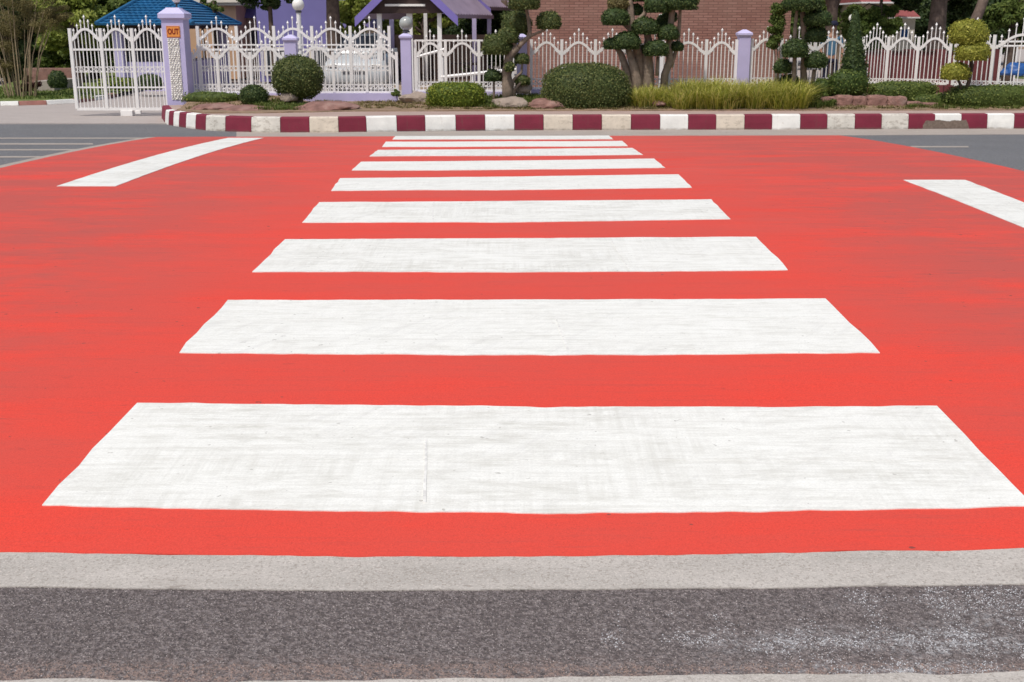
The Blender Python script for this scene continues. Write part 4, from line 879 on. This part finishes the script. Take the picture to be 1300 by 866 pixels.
# violet building
VY = 38; a, b = at(327, 50, VY), at(470, 50, VY)
vb = thing('violet_building', 'large plain violet building wall behind the tall gate leaf', 'building', (a.x, VY, .1))
M().box(a.x, b.x, VY, VY + 7, .0, Zt(-70, VY)).build('wall', VIOLET, vb)
M().box(a.x - .15, b.x + .15, VY - .15, VY + 7.1, Zt(-70, VY), Zt(-78, VY)).build('parapet', CREAM, vb)
x0, x1 = at(340, 50, VY).x, at(350, 50, VY).x; 
for q in (0, 1):
    xx = at((334, 392)[q], 50, VY).x; wi = M().box(xx, xx + .75, VY - .05, VY - .002, Zt(96, VY), Zt(60, VY)).build('window', CREAM, vb); M().box(xx + .06, xx + .69, VY - .06, VY - .053, Zt(94, VY), Zt(62, VY)).build('pane', GLASSD, wi)
# low cream outbuilding behind fence (x 440-500)
a, b = at(430, 50, 36), at(470, 50, 36)
cb = thing('cream_outbuilding', 'small cream and peach outbuilding wall left of the pavilion', 'building', (a.x, 36, .1))
M().box(a.x, b.x, 36, 37.8, 0, Zt(38, 36)).build('wall', CREAM, cb); M().box(a.x - .1, b.x + .1, 35.9, 37.9, Zt(38, 36), Zt(36, 36)).build('roof', PEACH, cb)

# pavilion: two gabled roofs turned a little to the right
def pavilion(name, label, apx, lpx, rpx, Y, shift, th, posts):
    A, Lf, Rt = at(apx[0], apx[1], Y), at(lpx[0], lpx[1], Y), at(rpx[0], rpx[1], Y); sh = Vector(shift)
    t = thing(name, label, 'pavilion', (A.x, Y, .1))
    for (E0, nm) in ((Lf, 'l'), (Rt, 'r')):
        m = M(); up = Vector((0, 0, .04)); n = 15
        for i in range(n):     # corrugated sheet: ribs run down the slope
            f0, f1 = i / n, (i + 1) / n; p = [A + sh * f0, A + sh * f1, E0 + sh * f1, E0 + sh * f0]
            h = .038
            mid0, mid1 = A + sh * (f0 + f1) / 2 + Vector((0, 0, h)), E0 + sh * (f0 + f1) / 2 + Vector((0, 0, h))
            m.add([p[0] + up, mid0 + up, mid1 + up, p[3] + up, p[1] + up, p[2] + up, p[0] - up, p[1] - up, p[2] - up, p[3] - up], [(0, 3, 2, 1), (1, 2, 5, 4), (6, 7, 8, 9), (3, 9, 8, 5, 2)])
        m.build('roof_sheet', MAUVE, t)
        # bargeboards front
        d = (E0 - A).normalized(); ext_ = E0 + d * .12; pf = Vector((0, -.08, 0)); tk = Vector((0, 0, -th)); u = Vector((0, 0, .08))
        m = M(); m.add([A + pf + u, ext_ + pf + u, ext_ + pf + tk * .9, A + pf + tk, A + u, ext_ + u, ext_ + tk * .9, A + tk], [(0, 1, 2, 3), (7, 6, 5, 4), (0, 4, 5, 1), (1, 5, 6, 2), (2, 6, 7, 3), (3, 7, 4, 0)]); m.build('bargeboard', VIOLETT, t)
    # gable infill: dark sheet standing in for the shade inside the open gable
    z1 = Lf.z + .28
    m = M()
    a0, b0 = Lf.lerp(A, .12), Rt.lerp(A, .12)
    m.add([a0 + Vector((0, .15, -.05)), b0 + Vector((0, .15, -.05)), A + Vector((0, .15, -.08)), a0 + Vector((0, .2, -.05)), b0 + Vector((0, .2, -.05)), A + Vector((0, .2, -.08))], [(0, 1, 2), (5, 4, 3), (0, 3, 4, 1), (1, 4, 5, 2), (2, 5, 3, 0)]); m.build('gable_shade_panel', DARKW, t)
    # ceiling
    for px, py, dy, wd, mt in posts:
        c = at(px, py, Y + dy); M().box(c.x - wd, c.x + wd, Y + dy - wd, Y + dy + wd, .1, c.z).build('column', mt, t)
    return t, A, Lf, Rt
pv, A, Lf, Rt = pavilion('pavilion', 'open-sided pavilion with violet bargeboards and mauve roof, left of the brick wall', (515, -38), (455, 22), (577, 21), 30.5, (.97, 2.4, 0), .17,
    [(481, 2, .3, .06, WIRON), (519.5, 5, .35, .075, WIRON), (557.5, 2, .3, .055, WIRON), (602, 20, 3.3, .06, LAV), (497, 20, 3.2, .06, LAV), (540, 16, 3.6, .05, WIRON)])
bz = Zt(1.5, 30.8); M().box(at(482, 6, 30.8).x, at(545, 6, 30.8).x, 30.74, 30.86, bz - .07, bz + .07).build('tie_beam', WIRON, pv)
M().box(at(489, 6, 30.7).x, at(540, 6, 30.7).x, 30.62, 30.70, bz - .13, bz - .075).build('lamp_tube', GLOBE, pv)
m = M().box(at(478, 10, 34).x, at(618, 10, 34).x, 34.3, 34.42, .1, 1.5); m.build('back_wall', DARKW, pv)
M().box(at(470, 10, 31).x, at(600, 10, 31).x, 31, 34.3, .1, .22).build('floor', TAN, pv)
# white-blue handrail slopes and dark furniture inside
M().tube([at(527, 73, 29.5), at(566, 62, 29.5)], .035, 4).build('handrail', WIRON, pv); M().tube([at(560, 98, 29.5), at(655, 88, 29.5)], .04, 4).build('handrail', WIRON, pv)
for q in (530, 562): M().tube([at(q, 73, 29.5), (at(q, 73, 29.5).x, 29.5, .1)], .025, 4).build('handrail_post', WIRON, pv)
M().tube([at(600, 94, 29.5), (at(600, 94, 29.5).x, 29.5, .1)], .025, 4).build('handrail_post', WIRON, pv)
pavilion('pavilion', 'second smaller mauve roof with violet edge, behind and right of the pavilion', (590, -14), (566, 8), (619, 11), 34.6, (.86, 2.0, 0), .16, [(640, 14, 2.5, .06, LAV), (621, 14, .4, .06, LAV)])
# furniture inside the pavilion
for px, wd, hh, mt, lb in ((545, .35, .8, DARKW, 'dark brown wooden table inside the pavilion behind the flat-railed fence'), (590, .45, .55, DARKW, 'dark wooden bench inside the pavilion near its right corner')):
    c = at(px, 90, 32); t = thing('table' if px == 545 else 'bench', lb, 'table' if px == 545 else 'bench', (c.x, 32, .22))
    M().box(c.x - wd, c.x + wd, 31.75, 32.25, .22 + hh - .05, .22 + hh, .01).build('top', mt, t)
    for sx in (-1, 1):
        for sy in (-1, 1): M().box(c.x + sx * (wd - .05) - .03, c.x + sx * (wd - .05) + .03, 32 + sy * .2 - .03, 32 + sy * .2 + .03, .22, .22 + hh - .05).build('leg', mt, t)

# right side: maroon wall, shrine, red-roofed house
a, b = at(1088, 80, 29), at(1262, 80, 29)
mw = thing('maroon_wall', 'dark maroon low wall behind the right-hand fence', 'wall', (a.x, 29, .1)); m = M(); M().box(a.x, b.x, 29, 29.25, .1, Zt(66, 29)).build('wall_face', MAROONW, mw)
for q in range(6):
    x = a.x + (b.x - a.x) * q / 5; M().box(x - .12, x + .12, 28.9, 29.35, .1, Zt(63, 29)).build('pier', MAROONW, mw)
M().box(a.x, b.x, 28.96, 29.29, Zt(66, 29), Zt(64.5, 29)).build('coping', DARKW, mw)
SY_ = 33; sh = thing('small_shrine', 'small cream shrine with faded red roof and blue panel above the fence', 'shrine', (at(1145, 50, SY_).x, SY_, .1))
x0, x1 = at(1141, 50, SY_).x, at(1160, 50, SY_).x
M().box(x0, x1, SY_, SY_ + .5, .1, Zt(24, SY_)).build('body', CREAM, sh)
M().box(x0 - .1, x1 + .08, SY_ - .15, SY_ + .7, Zt(23.5, SY_), Zt(21.5, SY_)).build('eaves', WIRON, sh)
M().add([(x0 - .1, SY_ - .15, Zt(21.5, SY_)), (x1 + .08, SY_ - .15, Zt(21.5, SY_)), (x1 + .0, SY_ + .25, Zt(13, SY_)), (x0 + .0, SY_ + .25, Zt(13, SY_)), (x1 + .08, SY_ + .7, Zt(21.5, SY_)), (x0 - .1, SY_ + .7, Zt(21.5, SY_))], [(0, 1, 2, 3), (3, 2, 4, 5), (1, 4, 2), (0, 3, 5)]).build('roof', PINKR, sh)
M().box(at(1142.5, 50, SY_).x, at(1152, 50, SY_).x, SY_ - .03, SY_ - .002, Zt(47, SY_), Zt(37.5, SY_)).build('panel', BLUEP, sh)
M().box(at(1128, 50, SY_).x, at(1141, 50, SY_).x - .003, SY_ + .05, SY_ + .45, .1, Zt(38, SY_)).build('side_ledge', CREAM, sh)
RY = 42; a, b = at(1090, 10, RY), at(1142, 10, RY); rh = thing('red_roofed_house', 'distant house with red roof edge glimpsed over the tree leaves', 'building', (a.x, RY, .1))
M().box(a.x + .2, b.x - .2, RY, RY + 5, 0, Zt(5, RY)).build('wall', TAN, rh)
M().box(a.x, b.x, RY - .3, RY + 5.3, Zt(4.5, RY), Zt(2.5, RY)).build('eaves', WIRON, rh)
M().add([(a.x, RY - .3, Zt(2.5, RY)), (b.x, RY - .3, Zt(2.5, RY)), (b.x, RY + 2.5, Zt(-25, RY)), (a.x, RY + 2.5, Zt(-25, RY)), (b.x, RY + 5.3, Zt(2.5, RY)), (a.x, RY + 5.3, Zt(2.5, RY))], [(0, 1, 2, 3), (3, 2, 4, 5), (1, 4, 2), (0, 3, 5)]).build('roof', PINKR, rh)
# blue tarp bundle
c = at(1290, 92, 27); o = rock(1292, 90, 20, 9.5, 27, BLUEP, 'blue tarpaulin-covered heap behind the last fence panel', 40, .5, 'tarpaulin_heap'); o['category'] = 'tarpaulin'; del o['group']
wp = thing('pipe_frame', 'white pipe frame behind the right-end fence panel', 'frame', tuple(at(1285, 60, 28).xy) + (.1,))
for q in (1272, 1292, 1312): p = at(q, 58, 28); M().tube([p, (p.x, 28, .1)], .022, 6).build('upright', WIRON, wp)
for q in (53, 58.5): M().tube([at(1268, q, 28), at(1316, q, 28)], .022, 6).build('crossbar', WIRON, wp)
a, b = at(1262, 80, 40), at(1500, 80, 40); m = M().add([(a.x, 27, .106), (b.x, 27, .106), (b.x + 8, 44, .106), (a.x, 44, .106)], [(0, 1, 2, 3)]); struct(m.build('lawn', GRASSM))

# parked white car seen head on between the gate leaf and globe lamp
def car():
    Y = 30.5; c = at(450, 90, Y); W_ = .82; t = thing('parked_car', 'pale silver car parked head-on behind the tall gate leaf', 'car', (c.x, Y, .1)); z0 = .1; x = c.x
    def loft(secs, name, mat):
        m = M(); n = len(secs[0][1])
        for y, ring in secs: m.v += [(x + a, Y + y, z0 + b) for a, b in ring]
        for i in range(len(secs) - 1):
            for k in range(n): m.f.append((i * n + k, i * n + (k + 1) % n, (i + 1) * n + (k + 1) % n, (i + 1) * n + k))
        m.f += [tuple(range(n))[::-1], tuple((len(secs) - 1) * n + k for k in range(n))]; return m.build(name, mat, t, True)
    def ring(w_, zb, zt, tp=.92): return [(-w_, zb), (w_, zb), (w_ * 1.02, (zb + zt) / 2), (w_ * tp, zt - .03), (w_ * .7, zt), (-w_ * .7, zt), (-w_ * tp, zt - .03), (-w_ * 1.02, (zb + zt) / 2)]
    loft([(0, ring(W_ * .9, .25, .66)), (.12, ring(W_, .2, .76)), (.9, ring(W_, .2, .90)), (1.2, ring(W_, .2, .94)), (3.9, ring(W_, .2, .95)), (4.1, ring(W_ * .93, .3, .85))], 'body', CARW)
    loft([(1.0, ring(W_ * .86, .93, .95)), (1.75, ring(W_ * .76, .93, 1.42)), (2.9, ring(W_ * .76, .93, 1.44)), (3.7, ring(W_ * .82, .93, .96))], 'cabin', CARW)
    m = M(); m.add([(x - .62, Y + 1.05, z0 + .975), (x + .62, Y + 1.05, z0 + .975), (x + .54, Y + 1.66, z0 + 1.385), (x - .54, Y + 1.66, z0 + 1.385)], [(0, 1, 2, 3)]); 
    for v in range(4): pass
    m.build('windscreen', GLASSD, t)
    for s in (-1, 1):
        M().box(x + s * .58 - .14, x + s * .58 + .14, Y - .0, Y + .06, z0 + .55, z0 + .68, .02).build('headlight', GLOBE, t)
        M().box(x + s * .93 - .08, x + s * .93 + .08, Y + 1.25, Y + 1.35, z0 + .95, z0 + 1.07, .02).build('door_mirror', CARW, t)
        for y in (.8, 3.3):
            wh = M(); cc = Vector((x + s * .74, Y + y, z0 + .3)); wh.tube([cc - Vector((.1, 0, 0)), cc + Vector((.1, 0, 0))], .3, 18); wh.build('wheel', RUBBER, t)
    M().box(x - .35, x + .35, Y - .015, Y + .05, z0 + .42, z0 + .54, .01).build('grille', METAL, t)
car()

# person behind the fence
def person():
    Y = 27.2; c = at(1056, 60, Y); t = thing('person', 'person in teal shirt, dark trousers and navy cap standing behind the fence by the conifer', 'person', (c.x, Y, .1)); zt = Zt(27, Y); H = zt - .1; x = c.x; k = H / 1.72
    def P(a, b, z_): return Vector((x + a * k, Y + b * k, .1 + z_ * k))
    def skin(name, pts, edges, rad, mat, par):
        me = bpy.data.meshes.new(name); me.from_pydata(pts, edges, []); o = bpy.data.objects.new('tmp', me); COL.objects.link(o)
        o.modifiers.new('s', 'SKIN'); sv = me.skin_vertices[0].data
        for i, r in enumerate(rad): sv[i].radius = (r * k, r * k * .8)
        sv[0].use_root = True; o.modifiers.new('u', 'SUBSURF').levels = 2
        dg = bpy.context.evaluated_depsgraph_get(); m2 = bpy.data.meshes.new_from_object(o.evaluated_get(dg)); bpy.data.objects.remove(o)
        L = ROOT[par.name]
        for v in m2.vertices: v.co -= L
        m2.materials.clear(); return link(name, m2, mat, par, True)
    body = [P(0, 0, .93), P(0, 0, 1.15), P(0, 0, 1.36), P(0, -.01, 1.46), P(0, -.03, 1.55), P(0, -.03, 1.64), P(-.10, 0, .86), P(-.11, -.01, .48), P(-.11, .02, .07), P(-.11, -.14, .03), P(.10, 0, .86), P(.12, -.01, .48), P(.13, .02, .07), P(.13, -.14, .03),
            P(-.19, 0, 1.36), P(-.25, .01, 1.10), P(-.22, -.12, .88), P(.19, 0, 1.36), P(.26, .01, 1.10), P(.20, -.14, .92)]
    E_ = [(0, 1), (1, 2), (2, 3), (3, 4), (4, 5), (0, 6), (6, 7), (7, 8), (8, 9), (0, 10), (10, 11), (11, 12), (12, 13), (2, 14), (14, 15), (15, 16), (2, 17), (17, 18), (18, 19)]
    Rr = [.10, .105, .115, .05, .07, .08, .075, .055, .04, .035, .085, .055, .04, .035, .06, .042, .03, .06, .042, .03]
    skin('body', body, E_, Rr, SKIN, t)
    skin('shirt', [P(0, 0, .92), P(0, 0, 1.15), P(0, 0, 1.35), P(-.19, 0, 1.36), P(-.235, .01, 1.19), P(.19, 0, 1.36), P(.235, .01, 1.19)], [(0, 1), (1, 2), (2, 3), (3, 4), (2, 5), (5, 6)], [.125, .122, .13, .066, .055, .066, .055], TEAL, t)
    skin('trousers', [P(0, 0, .92), P(-.10, 0, .84), P(-.11, -.01, .48), P(-.11, .02, .10), P(.10, 0, .84), P(.12, -.01, .48), P(.13, .02, .10)], [(0, 1), (1, 2), (2, 3), (0, 4), (4, 5), (5, 6)], [.115, .085, .068, .055, .085, .068, .055], NAVY, t)
    M().lathe(P(0, -.03, 1.60), [(.098 * k, .03 * k), (.100 * k, .07 * k), (.07 * k, .12 * k), (.02 * k, .135 * k)], 14).build('cap', NAVY, t, True)
    M().box(P(-.06, 0, 0).x, P(.06, 0, 0).x, P(0, -.20, 0).y, P(0, -.09, 0).y, P(0, 0, 1.632).z, P(0, 0, 1.645).z, .003).build('cap_peak', NAVY, t)
    for s in (-1, 1):
        hc = P(s * .205, -.15, .86)
        for f in range(4): M().tube([hc + Vector((s * .0 + (f - 1.5) * .016, 0, .0)), hc + Vector(((f - 1.5) * .018, -.02, -.05)), hc + Vector(((f - 1.5) * .017, -.01, -.08 + abs(f - 1.4) * .008))], [.010, .009, .007], 6).build('finger', SKIN, t)
person()

# ------------------------------------------------------------------ trees behind
def tree(label, px, Y, zc_, r, mat, bark=BARKD, trunk=.16, n=16, per=420, size=.07, spread=.42, blobs=None, lean=0, group='trees behind the fence', name='broadleaf_tree', limbs=4, tz=None):
    c = at(px, 50, Y); t = thing(name, label, 'tree', (c.x, Y, 0), group); B = blobs or [(c.x + lean, Y, zc_, r, r, r * .8)]
    random.seed(int(px * 7 + Y))
    top = Vector((c.x + lean, Y, tz or zc_)); base = Vector((c.x, Y, -.1)); ps = [base.lerp(top, q / 5) + Vector((noise.noise(Vector((q, px, 0))) * trunk, 0, 0)) for q in range(6)]
    M().tube(ps, [trunk * (1.25 - .13 * q) for q in range(6)], 10).build('trunk', bark, t, True)
    for q in range(limbs):
        b = B[q % len(B)]; s = ps[3 + q % 2]; e = Vector((b[0] + random.uniform(-.6, .6) * b[3], b[1] + random.uniform(-.4, .4) * b[4], b[2] + random.uniform(-.1, .5) * b[5])); M().tube([s, s.lerp(e, .5) + Vector((0, 0, .15)), e], [trunk * .45, trunk * .3, trunk * .12], 7).build('limb', bark, t, True)
    crown('crown', mat, t, B, n, per, size, spread)
    return t
def pb(px, py, rx, ry, Y): c = at(px, py, Y); k = Y / F; return (c.x, Y, c.z, rx * k, rx * k * .7, ry * k)
# left group
tree('bright yellow-green tree above the lawn left of the gate', 95, 36, 2.4, 1.5, L_TREEL, blobs=[pb(88, 15, 45, 30, 36), pb(115, 35, 30, 25, 36.5), pb(75, 45, 25, 22, 36.2)], size=.075, n=26)
tree('dark green tree crowding behind the gate and its lawn', 115, 39, 2.4, 1.5, L_TREE, blobs=[pb(110, 50, 42, 35, 39), pb(70, 70, 30, 25, 38), pb(140, 15, 30, 40, 39), pb(50, 40, 40, 30, 40)], size=.08, n=26)
tree('dark tree at the far left behind the dry cane clump', 15, 38, 2.4, 1.5, L_TREED, blobs=[pb(10, 30, 50, 45, 38), pb(20, 80, 40, 25, 38), pb(-50, 40, 50, 60, 38)], size=.08, n=26)
# dry cane clump
cc = thing('cane_clump', 'tall clump of dry canes with olive leaves at the left edge', 'shrub', tuple(at(28, 115, 29).xy) + (.03,))
random.seed(5); b0 = at(26, 114, 29)
for q in range(26):
    a_ = random.uniform(-1, 1); s = Vector((b0.x + a_ * .32, 29 + random.uniform(-.25, .25), .03)); tp = Vector((b0.x + a_ * 1.05 + random.uniform(-.1, .15), s.y, random.uniform(1.9, 2.9)))
    md = s.lerp(tp, .5) - Vector((a_ * .12, 0, 0)); M().tube([s, md, tp], [.016, .012, .005], 5).build('cane', STEM, cc)
crown('foliage', L_DRY, cc, [pb(20, 15, 40, 25, 29), pb(45, 25, 28, 20, 29), pb(3, 45, 22, 25, 29), pb(75, 18, 15, 12, 29), pb(30, -20, 55, 25, 29), pb(12, 85, 18, 12, 29)], 20, 220, .032, .42, asp=.22)
t = thing('red_leaved_shrub', 'low dark-red leaved shrub at the foot of the dry canes', 'shrub', (at(42, 108, 29.5).x, 29.5, .03)); crown('foliage', L_RED, t, [pb(42, 106, 11, 9, 29.5), pb(32, 111, 8, 6, 29.5)], 8, 90, .035, .5)
# brown bank and pale path far left
a, b = at(30, 90, 34), at(95, 90, 34); struct(M().box(a.x, b.x, 34, 34.5, 0, Zt(87, 34)).build('earth_bank', ROCKR))
a, b = at(42, 104, 31.5), at(66, 104, 31.5); struct(M().box(a.x, b.x, 31.6, 33.6, 0, Zt(103, 31.6)).build('path', CONC_FAR))
# behind gate lane
tree('dark canopy tree hanging in front of the violet wall', 345, 33, 3.6, 1.2, L_TREED, blobs=[pb(340, -12, 38, 19, 33), pb(365, -20, 30, 20, 33), pb(318, -15, 20, 18, 33)], size=.045, n=26, per=300, trunk=.07)
tree('big dark-trunked tree left of the pavilion', 424, 32, 3.8, 1.5, L_TREED, blobs=[pb(440, -55, 60, 30, 32), pb(395, -50, 40, 30, 32)], size=.06, trunk=.20, n=20, tz=3.9)
tree('leafy green tree between violet wall and pavilion', 448, 34, 2.6, 1.0, L_TREEL, blobs=[pb(452, 10, 20, 22, 34), pb(446, 35, 17, 18, 34), pb(470, -10, 20, 20, 34)], size=.06, n=16, trunk=.07, per=260)
for px, py, h, lb in ((258, 12, 11, 'left'), (274, 14, 15, 'right')):
    tree('small fan palm tuft on the %s over the blue roof' % lb if False else ('small ornamental palm rising just over the blue roof hip' if lb == 'left' else 'spiky plant against the peach wall, above the blue roof'), px, 37.5, 2.5, .5, L_TREE, blobs=[pb(px, py - 5, 9, 8, 37.5)], size=.06, n=6, trunk=.05, per=80, limbs=1, name='small_palm')
# behind the pavilion
tree('bright leafy tree seen through the pavilion', 540, 40, 2.4, 1.8, L_TREEL, blobs=[pb(540, 28, 50, 26, 40), pb(600, 25, 40, 26, 40)], size=.08, n=22)
tree('dark tree between pavilion and brick building', 640, 36, 2.5, 1.2, L_TREED, blobs=[pb(640, 45, 35, 32, 36), pb(600, 50, 30, 28, 36), pb(650, 10, 22, 22, 37)], size=.06, n=22)
t = thing('yard_shrubs', 'dark shrubbery under the pavilion eaves right of its corner', 'shrub', (at(590, 60, 35).x, 35, .1)); crown('foliage', L_TREED, t, [pb(575, 70, 35, 28, 35), pb(625, 75, 30, 28, 35), pb(500, 80, 30, 22, 35.3)], 20, 260, .06, .4)
# right group
tree('thick-trunked dark tree behind the maroon wall', 1188, 31, 4.2, 2, L_TREED, blobs=[pb(1190, -50, 80, 42, 31), pb(1150, -10, 25, 20, 32), pb(1225, -6, 28, 20, 32.5)], trunk=.24, size=.06, n=24, tz=4.0, bark=BARKM)
tt = thing('leaning_tree', 'tree trunk leaning right behind the golden topiary', 'tree', (at(1232, 60, 30).x, 30, 0)); M().tube([at(1222, 100, 30), at(1230, 45, 30), at(1245, 10, 30), at(1262, -40, 30)], [.15, .14, .13, .12], 10).build('trunk', BARKM, tt, True)
crown('crown', L_TREED, tt, [pb(1290, -45, 55, 40, 30)], 16, 380, .06)
tree('big dark-trunked tree behind the twin-stemmed topiary', 1054, 30, 3.6, 1.6, L_TREED, blobs=[pb(1060, -50, 60, 32, 30)], trunk=.17, size=.06, n=16, tz=3.4, bark=BARKD)
tree('mid green tree drooping over the conifer and shrine', 1115, 31.5, 2.8, 1.5, L_TREE, blobs=[pb(1108, 34, 26, 16, 31.5), pb(1092, 20, 20, 13, 31.5), pb(1125, 14, 20, 7, 31.8), pb(1108, 52, 18, 14, 31.6), pb(1088, 40, 14, 14, 31.4), pb(1134, 34, 9, 10, 31.3)], size=.045, n=40, per=420, trunk=.06)
tree('dense dark tree filling the gap right of the thick trunk', 1225, 38, 2.8, 2.2, L_TREED, blobs=[pb(1215, 30, 50, 34, 38), pb(1260, 20, 50, 40, 39), pb(1180, 40, 40, 30, 38), pb(1150, 48, 40, 26, 38.5)], size=.075, n=26)
tree('greener tree in the upper right corner', 1285, 34, 2.8, 1.8, L_TREE, blobs=[pb(1285, 25, 32, 26, 34), pb(1320, 10, 40, 40, 34)], size=.06, n=22)
tree('tree behind the red-roofed house', 1090, 46, 3.0, 2.4, L_TREE, blobs=[pb(1080, 40, 60, 30, 46), pb(1060, 0, 40, 30, 47), pb(1040, 30, 50, 40, 46), pb(1140, -10, 60, 30, 47)], size=.09, n=22)
# far wood closing the view
bl = []
random.seed(11)
for q in range(44):
    x = -34 + q * 1.6; bl.append((x, 52 + random.uniform(-2, 2), random.uniform(1.2, 5.5), 2.0, 1.6, 1.8))
for q in range(44):
    x = -34 + q * 1.6; bl.append((x, 54 + random.uniform(-2, 2), random.uniform(.8, 3), 2.0, 1.6, 1.6))
wd = crown('far_wood', L_TREED, None, bl, 9, 170, .16, .45, asp=.6); wd['kind'] = 'stuff'; tag(wd, 'far dark wood closing the view behind the buildings', 'wood')
